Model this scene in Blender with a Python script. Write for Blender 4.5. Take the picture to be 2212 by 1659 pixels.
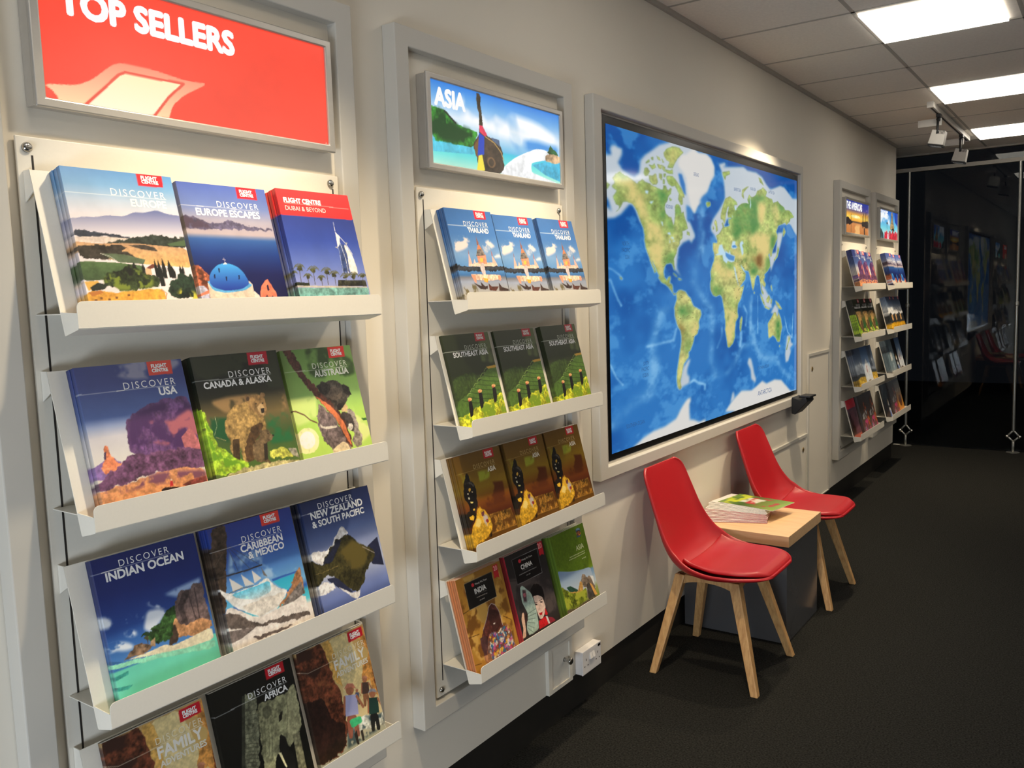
import bpy, bmesh, math, random
import numpy as np
from mathutils import Matrix, Vector
for o in list(bpy.data.objects): bpy.data.objects.remove(o)
SC=bpy.context.scene; COL=SC.collection
PI=math.pi
# ------------------------------------------------------------------ camera
cd=bpy.data.cameras.new('camera'); cam=bpy.data.objects.new('camera',cd); COL.objects.link(cam)
cd.sensor_width=36; cd.lens=1855.72/2212*36; cd.clip_start=.02; cd.clip_end=60
yaw,pitch,roll=[math.radians(a) for a in (35.1533,-5.79508,-1.82305)]
fw=Vector((-math.sin(yaw)*math.cos(pitch),math.cos(yaw)*math.cos(pitch),math.sin(pitch)))
r0=Vector((math.cos(yaw),math.sin(yaw),0)); u0=r0.cross(fw)
rt=r0*math.cos(roll)+u0*math.sin(roll); up=-r0*math.sin(roll)+u0*math.cos(roll)
M=Matrix((rt,up,-fw)).transposed().to_4x4(); M.translation=(1.5,0,1.44); cam.matrix_world=M
SC.camera=cam
# ------------------------------------------------------------------ world, lights, exposure
w=bpy.data.worlds.new('world'); SC.world=w; w.use_nodes=True
w.node_tree.nodes['Background'].inputs[0].default_value=(.004,.0045,.006,1); w.node_tree.nodes['Background'].inputs[1].default_value=1
SC.view_settings.view_transform='Standard'; SC.view_settings.look='None'; SC.view_settings.gamma=1; SC.view_settings.use_curve_mapping=False
SC.view_settings.exposure=0.0
try: SC.cycles.use_denoising=True
except Exception: pass
def lamp(name,kind,loc,target,energy,color,**k):
    d=bpy.data.lights.new(name,kind); d.energy=energy; d.color=color
    for a,v in k.items(): setattr(d,a,v)
    o=bpy.data.objects.new(name,d); COL.objects.link(o); o.location=loc
    o.rotation_euler=(Vector(target)-Vector(loc)).to_track_quat('-Z','Y').to_euler(); return o
WARM=(1,.82,.56)
# track spotlights washing the wall
SPOT_E=64
for y,ty,tz,k,ang,bl in ((1.14,1.10,-.5,1,100,1),(2.12,2.08,-.5,1,100,1),(3.4,3.3,-.5,1.0,100,1),(4.35,4.2,1.2,1.3,104,.7),(6.26,6.2,-.5,1.1,100,1),(7.24,7.18,-.5,1.1,100,1)):
    lamp('spotlight_lamp','SPOT',(.505,y,2.295),(.0,ty,tz),SPOT_E*k,WARM,spot_size=math.radians(ang),spot_blend=bl,shadow_soft_size=.03)
# evening daylight through the shop front behind the camera
lamp('shop_front_daylight','AREA',(1.4,-1.42,.5),(.6,4,.3),50,(.80,.90,1.0),shape='RECTANGLE',size=1.3,size_y=.7)
PANEL_E=4.6
SIGN_E=1.0; MAP_E=1.1
# ------------------------------------------------------------------ helpers
def link(name,me,parent=None,mat=None):
    o=bpy.data.objects.new(name,me); COL.objects.link(o)
    if parent: o.parent=parent
    if mat: me.materials.append(mat)
    return o
def tag(o,label=None,cat=None,group=None,kind=None):
    for k,v in (('label',label),('category',cat),('group',group),('kind',kind)):
        if v: o[k]=v
    return o
def thing(name,loc,label,cat,group=None,rotz=0):
    o=bpy.data.objects.new(name,None); COL.objects.link(o); o.location=loc; o.rotation_euler=(0,0,rotz); o.empty_display_size=.05
    return tag(o,label,cat,group)
def dup(root,loc=None,label=None,group=None,rotz=None):
    r=root.copy(); COL.objects.link(r)
    if loc is not None: r.location=loc
    if rotz is not None: r.rotation_euler=(0,0,rotz)
    if label: r['label']=label
    if group: r['group']=group
    for ch in root.children:
        c=ch.copy(); COL.objects.link(c); c.parent=r
        for g in ch.children:
            d=g.copy(); COL.objects.link(d); d.parent=c
    return r
class MB:
    def __init__(s): s.v=[]; s.f=[]
    def add(s,v,f):
        n=len(s.v); s.v+=[tuple(p) for p in v]; s.f+=[tuple(i+n for i in q) for q in f]; return s
    def box(s,x0,x1,y0,y1,z0,z1):
        return s.add([(x0,y0,z0),(x1,y0,z0),(x1,y1,z0),(x0,y1,z0),(x0,y0,z1),(x1,y0,z1),(x1,y1,z1),(x0,y1,z1)],[(3,2,1,0),(4,5,6,7),(0,1,5,4),(1,2,6,5),(2,3,7,6),(3,0,4,7)])
    def prism(s,pts,d):   # pts: 3D polygon, d: extrusion vector
        n=len(pts); a=[Vector(p) for p in pts]; b=[p+Vector(d) for p in a]
        return s.add(a+b,[tuple(range(n))[::-1],tuple(range(n,2*n))]+[(i,(i+1)%n,n+(i+1)%n,n+i) for i in range(n)])
    def tube(s,p0,p1,r0,r1=None,n=16):
        r1=r0 if r1 is None else r1; p0=Vector(p0); p1=Vector(p1); d=(p1-p0).normalized(); a=d.orthogonal().normalized(); b=d.cross(a)
        ring=lambda p,r:[p+a*math.cos(2*PI*k/n)*r+b*math.sin(2*PI*k/n)*r for k in range(n)]
        return s.add(ring(p0,r0)+ring(p1,r1),[(i,(i+1)%n,n+(i+1)%n,n+i) for i in range(n)]+[tuple(range(n))[::-1],tuple(range(n,2*n))])
    def lathe(s,c,axis,prof,n=20):   # prof: (dist along axis, radius)
        c=Vector(c); d=Vector(axis).normalized(); a=d.orthogonal().normalized(); b=d.cross(a); v=[]; f=[]
        for h,r in prof: v+=[c+d*h+a*math.cos(2*PI*k/n)*r+b*math.sin(2*PI*k/n)*r for k in range(n)]
        m=len(prof)
        for j in range(m-1): f+=[(j*n+i,j*n+(i+1)%n,(j+1)*n+(i+1)%n,(j+1)*n+i) for i in range(n)]
        f+=[tuple(range(n))[::-1],tuple(range((m-1)*n,m*n))]
        return s.add(v,f)
    def ring(s,y0,y1,z0,z1,iy0,iy1,iz0,iz1,x0,x1):   # rectangular frame in the wall plane, mitred corners
        O=[(y0,z0),(y1,z0),(y1,z1),(y0,z1)]; I=[(iy0,iz0),(iy1,iz0),(iy1,iz1),(iy0,iz1)]
        v=[(x0,)+p for p in O]+[(x0,)+p for p in I]+[(x1,)+p for p in O]+[(x1,)+p for p in I]; f=[]
        for i in range(4):
            j=(i+1)%4; f+=[(8+i,8+j,12+j,12+i),(i,4+i,4+j,j),(i,j,8+j,8+i),(4+i,12+i,12+j,4+j)]
        return s.add(v,f)
    def mesh(s,name,smooth=False):
        me=bpy.data.meshes.new(name); me.from_pydata(s.v,[],s.f); me.update()
        bm=bmesh.new(); bm.from_mesh(me); bmesh.ops.recalc_face_normals(bm,faces=bm.faces); bm.to_mesh(me); bm.free()
        if smooth:
            for p in me.polygons: p.use_smooth=True
        return me
    def build(s,name,mat,parent=None,smooth=False,bevel=0,seg=2):
        o=link(name,s.mesh(name,smooth),parent,mat)
        if bevel:
            m=o.modifiers.new('bevel','BEVEL'); m.width=bevel; m.segments=seg; m.limit_method='ANGLE'; m.angle_limit=math.radians(40)
        if smooth:
            try:
                m=o.modifiers.new('wn','WEIGHTED_NORMAL'); m.keep_sharp=True
            except Exception: pass
        return o
def lin(c):
    c=np.asarray(c,float)/255.; return np.where(c<=.04045,c/12.92,((c+.055)/1.055)**2.4)
def rgb(*c): return tuple(lin(c))+(1,)
def mat(name,color,rough=.5,metal=0,spec=.5,noise=None,bump=None,emit=0,coat=0):
    m=bpy.data.materials.new(name); m.use_nodes=True; nt=m.node_tree; b=nt.nodes['Principled BSDF']
    b.inputs['Base Color'].default_value=color; b.inputs['Roughness'].default_value=rough; b.inputs['Metallic'].default_value=metal
    b.inputs['Specular IOR Level'].default_value=spec; b.inputs['Coat Weight'].default_value=coat
    if emit: b.inputs['Emission Color'].default_value=color; b.inputs['Emission Strength'].default_value=emit
    tc=nt.nodes.new('ShaderNodeTexCoord')
    n=nt.nodes.new('ShaderNodeTexNoise'); sc,amt=noise or (40,.03); n.inputs['Scale'].default_value=sc; n.inputs['Detail'].default_value=5
    nt.links.new(tc.outputs['Object'],n.inputs['Vector'])
    mx=nt.nodes.new('ShaderNodeMix'); mx.data_type='RGBA'; mx.blend_type='MULTIPLY'; mx.inputs[0].default_value=1
    rp=nt.nodes.new('ShaderNodeMapRange'); rp.inputs[1].default_value=.3; rp.inputs[2].default_value=.7; rp.inputs[3].default_value=1-amt; rp.inputs[4].default_value=1+amt
    nt.links.new(n.outputs[0],rp.inputs[0]); mx.inputs[6].default_value=color; nt.links.new(rp.outputs[0],mx.inputs[7]); nt.links.new(mx.outputs[2],b.inputs['Base Color'])
    if bump:
        n2=nt.nodes.new('ShaderNodeTexNoise'); n2.inputs['Scale'].default_value=bump[0]; n2.inputs['Detail'].default_value=4; nt.links.new(tc.outputs['Object'],n2.inputs['Vector'])
        bp=nt.nodes.new('ShaderNodeBump'); bp.inputs['Strength'].default_value=bump[1]; bp.inputs['Distance'].default_value=bump[2]; nt.links.new(n2.outputs[0],bp.inputs['Height']); nt.links.new(bp.outputs[0],b.inputs['Normal'])
    return m
def art_mat(name,rough=.3,emit=0,spec=.5,base=1.0):
    m=bpy.data.materials.new(name); m.use_nodes=True; nt=m.node_tree; b=nt.nodes['Principled BSDF']
    a=nt.nodes.new('ShaderNodeAttribute'); a.attribute_name='Col'
    b.inputs['Roughness'].default_value=rough; b.inputs['Specular IOR Level'].default_value=spec
    if emit:
        b.inputs['Base Color'].default_value=(.02,.02,.02,1); nt.links.new(a.outputs['Color'],b.inputs['Emission Color']); b.inputs['Emission Strength'].default_value=emit
    else: nt.links.new(a.outputs['Color'],b.inputs['Base Color'])
    return m
def wood(name,c1,c2,scale=(3,40,3)):
    m=bpy.data.materials.new(name); m.use_nodes=True; nt=m.node_tree; b=nt.nodes['Principled BSDF']; b.inputs['Roughness'].default_value=.45
    tc=nt.nodes.new('ShaderNodeTexCoord'); mp=nt.nodes.new('ShaderNodeMapping'); mp.inputs['Scale'].default_value=scale; nt.links.new(tc.outputs['Object'],mp.inputs[0])
    n=nt.nodes.new('ShaderNodeTexNoise'); n.inputs['Scale'].default_value=3; n.inputs['Detail'].default_value=7; n.inputs['Roughness'].default_value=.65; nt.links.new(mp.outputs[0],n.inputs['Vector'])
    r=nt.nodes.new('ShaderNodeValToRGB'); r.color_ramp.elements[0].position=.35; r.color_ramp.elements[1].position=.7; r.color_ramp.elements[0].color=c1; r.color_ramp.elements[1].color=c2
    nt.links.new(n.outputs[0],r.inputs[0]); nt.links.new(r.outputs[0],b.inputs['Base Color']); return m
MT=dict(
 wall=mat('wall_paint',rgb(226,219,206),.75,noise=(3,.015),bump=(180,.05,.0006)),
 ceiling=mat('ceiling_tile',rgb(240,232,220),.9,noise=(90,.04)),
 grid=mat('ceiling_grid',rgb(176,170,160),.6),
 frame=mat('grey_frame_paint',rgb(200,196,188),.6,noise=(2,.015)),
 steel=mat('white_powder_coat',rgb(232,227,216),.38,noise=(200,.01)),
 slot=mat('slot_dark',rgb(40,36,34),.6),
 screw=mat('chrome',rgb(190,188,184),.18,1),
 alu=mat('brushed_aluminium',rgb(196,192,186),.35,.6),
 black=mat('black_bezel',rgb(12,12,13),.25),
 blackp=mat('black_plastic',rgb(22,24,27),.4,noise=(60,.1)),
 carpet=mat('charcoal_carpet',rgb(37,37,35),.95,spec=.1,noise=(170,.75),bump=(300,.9,.004)),
 skirt=mat('dark_skirting',rgb(40,38,35),.45,noise=(4,.12)),
 red=mat('red_plastic',rgb(176,27,35),.38,noise=(5,.02)),
 redpad=mat('red_leatherette',rgb(176,26,34),.42,noise=(5,.02),bump=(500,.12,.0005)),
 paper=mat('page_paper',rgb(232,230,224),.7),
 pink=mat('pink_page_edge',rgb(206,130,134),.7,noise=(300,.12)),
 dark=mat('dark_laminate',rgb(86,86,88),.22,noise=(6,.05)),
 socket=mat('white_socket_plastic',rgb(232,228,226),.3),
 white=mat('white_lamp_paint',rgb(214,210,202),.4),
 panel=mat('lamp_diffuser',(1,.93,.82,1),.5,emit=PANEL_E,noise=(5,.0)),
 lens=mat('spot_lens',(1,.97,.9,1),.3,emit=3.0,noise=(5,.0)),
 brass=mat('brass_lock',rgb(150,126,84),.35,.8),
 post=mat('satin_steel',rgb(168,168,162),.32,.8),
 beam=mat('beam_paint',rgb(168,162,150),.5),
 night=mat('outside_dark',rgb(20,20,20),.9),
 cover=art_mat('printed_cover',.3), sign=art_mat('backlit_print',.25,SIGN_E), mapm=art_mat('lit_map',.07,MAP_E,.3),
 oak=wood('oak_leg',rgb(186,138,86),rgb(222,178,120),(30,30,2)), oaktop=wood('oak_top',rgb(222,178,130),rgb(238,202,156),(2,30,30)),
)
glass=bpy.data.materials.new('window_glass'); glass.use_nodes=True; gb=glass.node_tree.nodes['Principled BSDF']
gb.inputs['Transmission Weight'].default_value=1; gb.inputs['Roughness'].default_value=0; gb.inputs['IOR'].default_value=1.3; gb.inputs['Base Color'].default_value=(.6,.64,.62,1)
# ------------------------------------------------------------------ printed artwork data (thousandths of the printed face)
ARTS={
'europe':[('G',[0,88,145,205,100,120,168,214,200,185,200,222,300,222,215,222,400,238,225,228]),('Q',(96,106,158),(240,228,228),0,[-7,325,52,322,99,312,219,309,324,293,441,296,483,289,564,263,655,263,782,239,878,261,1027,269,1028,429,-10,448]),('P',(55,60,75),0.2,[5,407,30,398,69,390,120,389,207,400,341,415,495,433,379,445,260,429,4,437]),('P',(218,200,190),0,[3,438,259,430,493,438,293,470,6,478]),('P',(52,58,52),0.3,[245,477,409,450,503,432,626,409,688,399,735,409,881,414,1015,414,1015,497,645,479,290,482]),('P',(80,100,70),0,[813,463,1010,430,1018,473,834,477]),('Q',(190,150,115),(232,180,112),0.15,[-1,467,38,469,169,476,485,465,731,477,1012,491,1009,623,816,612,444,596,-12,541]),('P',(58,52,46),0.35,[-3,486,137,483,399,483,443,498,370,528,479,538,455,561,306,580,7,574,-8,514]),('P',(72,64,58),0.2,[448,481,589,474,684,490,710,516,554,504]),('P',(90,105,80),0,[181,538,382,539,574,571,549,600,334,591]),('L',(225,215,210),4,[189,537,267,556,313,583]),('Q',(86,112,70),(66,84,54),0.15,[-27,593,62,587,333,594,553,612,502,670,224,699,18,710,-17,683]),('P',(222,172,84),0,[3,713,115,708,130,732,23,770]),('P',(226,166,70),0.15,[10,776,114,763,199,783,389,773,682,758,698,841,659,910,-50,894]),('P',(190,120,60),0,[19,781,120,766,146,782,42,803]),('P',(44,54,30),0.6,[170,702,239,649,306,657,354,631,410,602,447,613,485,621,531,656,618,670,689,711,607,757,309,775,238,752,170,727]),('N',(120,135,50),14,0.55,[170,702,239,649,405,619,531,656,612,687,592,752,309,775,170,727]),('P',(42,46,38),0.3,[40,749,112,719,195,733,160,760,52,771]),('P',(226,178,140),0,[556,629,605,617,608,670,552,667]),('P',(112,60,48),0,[566,625,632,599,696,612,601,632]),('P',(28,30,26),0,[409,605,429,640,425,676,393,676,390,641]),('P',(28,30,26),0,[458,590,475,610,472,630,444,630,442,610]),('P',(28,30,26),0,[538,595,553,626,550,658,525,659,523,627]),('P',(28,30,26),0,[655,567,670,627,667,687,642,687,640,627]),('P',(28,30,26),0,[688,569,713,658,708,746,666,746,662,658]),('P',(28,30,26),0,[731,557,750,625,746,693,713,693,711,625]),('P',(28,30,26),0,[787,568,810,627,806,687,767,687,764,628]),('P',(28,30,26),0,[808,609,834,651,830,693,786,693,782,651]),('P',(28,30,26),0,[889,606,905,637,902,669,875,669,873,637]),('P',(28,30,26),0,[915,608,925,635,923,663,905,663,904,636]),('P',(38,54,40),0.5,[717,758,837,681,980,656,1010,754,1020,833,749,818]),('N',(205,200,70),10,0.5,[784,818,856,759,939,778,998,790,1005,906,748,900]),('L',(200,150,120),9,[664,764,705,793,671,846]),('P',(120,80,45),0,[57,819,78,819,75,832,54,832]),('P',(120,80,45),0,[105,808,126,809,123,822,102,822]),('P',(120,80,45),0,[170,818,191,818,188,831,167,831]),('P',(120,80,45),0,[234,807,256,808,253,821,232,821]),('P',(120,80,45),0,[344,792,366,792,364,805,342,805]),('P',(232,28,46),0,[664,-5,908,-5,900,81,662,82]),('T','FLIGHT',2,(250,250,250),1.0,[704,37,855,36]),('T','CENTRE',2,(250,250,250),1.0,[703,62,860,62]),('T','DISCOVER',0,(245,245,245),1.25,[394,163,900,156]),('L',(245,245,245),3,[-4,163,900,163]),('T','EUROPE',1,(252,246,240),1.0,[559,226,892,220])],
'escapes':[('G',[0,78,100,182,160,110,130,190,260,165,160,180,360,180,165,172,400,52,92,160,500,32,60,130,650,26,30,84,1000,24,22,62]),('P',(96,90,118),0.25,[-5,232,37,238,81,252,124,248,183,267,245,284,346,288,462,255,540,260,588,279,757,295,984,302,983,318,564,320,213,327,-3,334]),('N',(80,66,84),8,0.5,[-5,232,81,252,245,284,267,320,-2,332]),('P',(186,104,74),0.5,[-16,566,41,590,85,628,149,660,94,819,-20,817]),('N',(90,50,36),10,0.5,[-11,574,83,633,139,666,109,726,-24,731]),('P',(190,190,215),0.2,[1,731,58,731,96,764,83,851,-47,849]),('P',(222,130,100),0,[-1,785,98,759,99,781,1,801]),('P',(222,205,188),0,[98,699,561,693,599,728,574,883,84,873,100,764]),('P',(90,170,230),0,[98,699,137,696,154,743,281,768,462,756,559,711,594,728,493,767,276,782,146,765]),('Q',(70,165,235),(34,60,160),0,[123,710,134,666,169,627,243,585,316,570,385,572,466,594,523,636,556,693,555,722,462,756,281,768,154,743]),('P',(25,30,70),0,[186,649,203,649,195,677,183,682]),('P',(25,30,70),0,[248,607,265,607,257,635,245,641]),('P',(25,30,70),0,[309,665,326,665,318,693,306,699]),('P',(25,30,70),0,[454,654,471,654,463,682,450,688]),('L',(200,180,190),5,[335,531,336,576]),('L',(200,180,190),5,[322,542,351,547]),('P',(245,235,230),0,[313,579,341,561,361,578]),('P',(232,222,214),0,[593,768,645,803,670,861,578,860]),('P',(228,126,98),0.15,[669,775,721,711,779,682,818,717,832,758,859,788,850,888,648,884]),('P',(40,30,60),0,[755,734,778,723,782,764,759,775]),('P',(60,30,50),0,[715,816,740,798,751,822]),('P',(60,30,50),0,[779,822,805,805,815,829]),('P',(232,28,46),0,[652,-1,889,-1,882,89,648,87]),('T','FLIGHT',2,(250,250,250),1.0,[689,42,837,42]),('T','CENTRE',2,(250,250,250),1.0,[688,68,843,69]),('T','DISCOVER',0,(245,245,245),1.25,[394,163,873,160]),('L',(245,245,245),3,[-19,166,876,172]),('T','EUROPE_ESCAPES',1,(250,250,250),1.0,[148,230,869,228])],
'dubai':[('G',[0,236,46,48,205,236,46,48,206,44,60,136,400,52,74,160,600,100,118,188,780,150,156,205,900,150,150,190]),('P',(236,46,48),0,[-31,-19,1047,-34,979,209,-69,206]),('P',(225,225,222),0.1,[778,420,812,431,857,499,885,593,878,662,782,650,771,569]),('P',(56,72,120),0.3,[693,425,779,417,784,538,768,656,671,650,684,539]),('P',(222,222,225),0,[688,320,740,352,711,421,673,447]),('L',(235,235,240),6,[694,239,688,320,725,415,751,538,743,662]),('L',(235,235,240),7,[688,320,800,407,868,499]),('P',(170,170,170),0,[785,404,835,403,812,419]),('P',(170,170,170),0,[632,442,677,438,675,456]),('L',(210,215,225),4,[682,453,679,552,671,650]),('L',(92,92,58),6,[78,614,36,605,0,620]),('L',(92,92,58),6,[78,614,45,596,15,606]),('L',(92,92,58),6,[78,614,59,589,37,595]),('L',(92,92,58),6,[78,614,74,585,63,587]),('L',(92,92,58),6,[78,614,90,583,89,584]),('L',(92,92,58),6,[78,614,105,584,114,586]),('L',(92,92,58),6,[78,614,117,588,134,593]),('L',(92,92,58),6,[78,614,125,595,148,604]),('L',(92,92,58),6,[78,614,128,603,153,618]),('P',(70,72,44),0.5,[112,619,105,627,93,634,77,637,61,637,48,634,41,627,41,619,47,611,60,605,75,601,91,601,104,604,111,611]),('L',(74,66,50),7,[78,614,63,725]),('L',(92,92,58),6,[256,631,210,620,171,637]),('L',(92,92,58),6,[256,631,221,611,188,622]),('L',(92,92,58),6,[256,631,235,604,212,609]),('L',(92,92,58),6,[256,631,252,599,240,601]),('L',(92,92,58),6,[256,631,269,597,269,598]),('L',(92,92,58),6,[256,631,286,598,296,600]),('L',(92,92,58),6,[256,631,299,603,318,608]),('L',(92,92,58),6,[256,631,308,610,333,620]),('L',(92,92,58),6,[256,631,311,619,339,635]),('P',(70,72,44),0.5,[294,635,286,644,273,651,255,655,238,655,224,651,216,645,216,636,223,627,236,620,254,616,271,616,285,620,293,627]),('L',(74,66,50),7,[256,631,240,743]),('L',(92,92,58),6,[434,639,392,629,356,644]),('L',(92,92,58),6,[434,639,402,621,371,631]),('L',(92,92,58),6,[434,639,415,614,393,620]),('L',(92,92,58),6,[434,639,430,610,419,612]),('L',(92,92,58),6,[434,639,446,608,445,609]),('L',(92,92,58),6,[434,639,461,609,470,612]),('L',(92,92,58),6,[434,639,473,613,490,618]),('L',(92,92,58),6,[434,639,481,620,504,629]),('L',(92,92,58),6,[434,639,484,628,509,643]),('P',(70,72,44),0.5,[468,644,461,651,448,658,433,661,417,661,404,658,397,652,397,644,403,636,416,630,431,626,447,626,460,629,467,636]),('L',(74,66,50),7,[434,639,418,747]),('L',(92,92,58),6,[536,663,496,653,461,668]),('L',(92,92,58),6,[536,663,505,645,476,655]),('L',(92,92,58),6,[536,663,517,639,497,644]),('L',(92,92,58),6,[536,663,532,635,521,638]),('L',(92,92,58),6,[536,663,547,633,546,635]),('L',(92,92,58),6,[536,663,561,635,570,637]),('L',(92,92,58),6,[536,663,573,639,589,644]),('L',(92,92,58),6,[536,663,581,645,602,654]),('L',(92,92,58),6,[536,663,584,652,607,666]),('P',(70,72,44),0.5,[567,667,561,675,549,681,534,684,519,684,507,681,500,675,500,668,506,660,518,654,533,651,548,651,560,654,567,660]),('L',(74,66,50),7,[536,663,522,754]),('L',(92,92,58),6,[691,681,647,671,609,686]),('L',(92,92,58),6,[691,681,657,662,626,672]),('L',(92,92,58),6,[691,681,671,655,648,661]),('L',(92,92,58),6,[691,681,687,651,675,653]),('L',(92,92,58),6,[691,681,704,649,703,651]),('L',(92,92,58),6,[691,681,719,651,729,653]),('L',(92,92,58),6,[691,681,732,655,750,660]),('L',(92,92,58),6,[691,681,740,662,764,671]),('L',(92,92,58),6,[691,681,744,670,770,685]),('P',(70,72,44),0.5,[726,686,719,694,706,700,690,704,673,704,660,700,652,694,652,686,659,678,672,671,688,668,705,668,718,671,726,678]),('L',(74,66,50),7,[691,681,680,755]),('L',(92,92,58),7,[805,674,760,664,722,680]),('L',(92,92,58),7,[805,674,770,656,738,666]),('L',(92,92,58),7,[805,674,784,649,761,654]),('L',(92,92,58),7,[805,674,801,644,789,647]),('L',(92,92,58),7,[805,674,818,643,817,644]),('L',(92,92,58),7,[805,674,834,644,844,646]),('L',(92,92,58),7,[805,674,847,648,865,653]),('L',(92,92,58),7,[805,674,855,655,880,665]),('L',(92,92,58),7,[805,674,859,663,885,679]),('P',(70,72,44),0.5,[841,679,834,687,820,694,804,698,787,698,773,694,765,688,765,679,772,671,785,665,802,661,819,661,833,665,841,671]),('L',(74,66,50),7,[805,674,794,749]),('L',(92,92,58),6,[-12,658,-43,650,-70,662]),('L',(92,92,58),6,[-12,658,-36,644,-58,652]),('L',(92,92,58),6,[-12,658,-26,639,-43,643]),('L',(92,92,58),6,[-12,658,-15,635,-24,638]),('L',(92,92,58),6,[-12,658,-3,634,-4,636]),('L',(92,92,58),6,[-12,658,8,635,14,638]),('L',(92,92,58),6,[-12,658,17,638,29,643]),('L',(92,92,58),6,[-12,658,23,643,39,651]),('L',(92,92,58),6,[-12,658,25,649,43,661]),('P',(70,72,44),0.5,[12,663,7,669,-2,674,-14,677,-25,677,-35,674,-40,669,-40,663,-35,657,-26,652,-15,650,-3,649,6,652,12,657]),('L',(74,66,50),6,[-12,658,-22,728]),('L',(92,92,58),6,[166,681,134,673,106,685]),('L',(92,92,58),6,[166,681,141,666,118,675]),('L',(92,92,58),6,[166,681,151,661,135,666]),('L',(92,92,58),6,[166,681,163,658,154,660]),('L',(92,92,58),6,[166,681,175,657,174,658]),('L',(92,92,58),6,[166,681,186,658,193,660]),('L',(92,92,58),6,[166,681,196,661,209,665]),('L',(92,92,58),6,[166,681,202,666,219,674]),('L',(92,92,58),6,[166,681,204,672,223,685]),('P',(70,72,44),0.5,[191,686,186,692,176,697,164,700,152,700,143,697,137,692,137,686,142,680,151,675,163,672,175,672,185,675,191,680]),('L',(74,66,50),7,[166,681,157,746]),('L',(92,92,58),6,[344,693,315,685,288,697]),('L',(92,92,58),6,[344,693,321,679,299,687]),('L',(92,92,58),6,[344,693,331,674,315,679]),('L',(92,92,58),6,[344,693,342,671,333,674]),('L',(92,92,58),6,[344,693,353,670,352,672]),('L',(92,92,58),6,[344,693,364,671,370,673]),('L',(92,92,58),6,[344,693,373,674,385,678]),('L',(92,92,58),6,[344,693,379,678,395,686]),('L',(92,92,58),6,[344,693,381,684,398,696]),('P',(70,72,44),0.5,[368,698,363,704,354,708,343,711,331,711,322,708,317,703,317,698,322,692,331,688,342,685,353,685,362,688,368,692]),('L',(74,66,50),7,[344,693,336,753]),('L',(92,92,58),7,[939,680,903,671,870,685]),('L',(92,92,58),7,[939,680,911,665,884,673]),('L',(92,92,58),7,[939,680,922,659,903,664]),('L',(92,92,58),7,[939,680,936,655,925,658]),('L',(92,92,58),7,[939,680,950,654,949,656]),('L',(92,92,58),7,[939,680,963,655,970,658]),('L',(92,92,58),7,[939,680,973,659,988,664]),('L',(92,92,58),7,[939,680,980,664,1000,673]),('L',(92,92,58),7,[939,680,983,671,1004,684]),('P',(70,72,44),0.5,[968,686,962,692,951,697,937,700,923,700,912,697,906,692,906,686,912,679,922,674,936,671,950,671,961,674,968,679]),('L',(74,66,50),7,[939,680,928,750]),('P',(50,56,36),0.5,[-66,722,166,731,168,752,-67,750]),('P',(52,52,40),0.6,[569,711,971,712,973,762,550,757]),('P',(190,180,170),0,[-58,750,465,756,971,766,966,778,-62,762]),('Q',(120,165,160),(90,150,150),0.35,[-103,767,991,774,954,913,-141,892]),('T','FLIGHT_CENTRE',2,(250,250,250),1.0,[78,103,574,104]),('L',(250,225,220),4,[83,110,967,117]),('T','DUBAI_&_BEYOND',0,(252,225,222),1.0,[77,162,622,168])],
'usa':[('G',[0,52,66,132,120,60,74,140,220,72,92,152,330,82,106,166,380,140,155,195,450,212,208,216,620,228,222,214,800,230,215,200]),('N',(150,150,178),4,0.5,[169,24,511,-1,953,1,983,34,765,110,476,110]),('P',(106,72,118),0.25,[358,357,406,335,469,315,563,287,586,272,716,263,910,256,957,270,998,302,1006,435,1003,630,1010,735,319,586,344,434]),('N',(78,48,96),6,0.52,[368,371,560,297,907,266,997,336,990,608,336,562]),('L',(80,52,100),6,[428,324,424,442,407,571]),('L',(80,52,100),6,[483,330,478,448,461,578]),('L',(80,52,100),6,[556,337,552,456,534,587]),('L',(80,52,100),6,[622,343,617,463,599,595]),('L',(80,52,100),7,[698,350,693,471,674,604]),('L',(80,52,100),7,[775,357,770,479,751,613]),('L',(80,52,100),7,[863,366,858,489,839,624]),('N',(176,100,112),5,0.55,[767,411,997,336,1001,574,762,581,518,519,540,388]),('P',(178,104,108),0.2,[830,527,944,464,1001,574,1003,630,838,596]),('P',(132,104,160),0.2,[-40,641,87,589,168,580,247,616,71,700,-49,701]),('P',(216,126,88),0.3,[114,498,157,531,152,575,246,619,161,662,70,675,46,640,101,584]),('P',(70,50,80),0,[106,541,124,537,110,585,93,583]),('P',(112,74,106),0.35,[319,586,514,591,808,593,1002,633,1003,755,569,717,278,748,92,772,-110,766,16,711,186,640]),('P',(230,160,110),0.2,[-120,783,76,770,276,755,567,724,767,717,1006,762,978,952,921,1115,-154,943]),('N',(134,84,104),9,0.5,[-80,777,111,769,315,747,567,724,998,768,990,823,449,793,100,805]),('P',(130,64,58),0.4,[738,835,836,815,995,810,985,871,773,850]),('P',(40,28,30),0,[535,838,572,827,705,843,680,860,535,851]),('P',(210,50,60),0,[634,793,653,796,655,829,619,827]),('P',(240,220,215),0,[653,789,652,791,649,792,644,793,640,792,637,791,635,789,635,786,636,784,639,783,643,782,648,783,651,784,653,787]),('P',(232,72,58),0,[655,-4,893,-2,886,97,653,94]),('T','FLIGHT',2,(250,250,250),1.0,[693,44,841,45]),('T','CENTRE',2,(250,250,250),1.0,[692,73,847,74]),('T','DISCOVER',0,(245,245,245),1.25,[396,165,893,168]),('L',(245,245,245),3,[-11,170,888,176]),('T','USA',1,(250,250,250),1.0,[717,228,889,231])],
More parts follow.
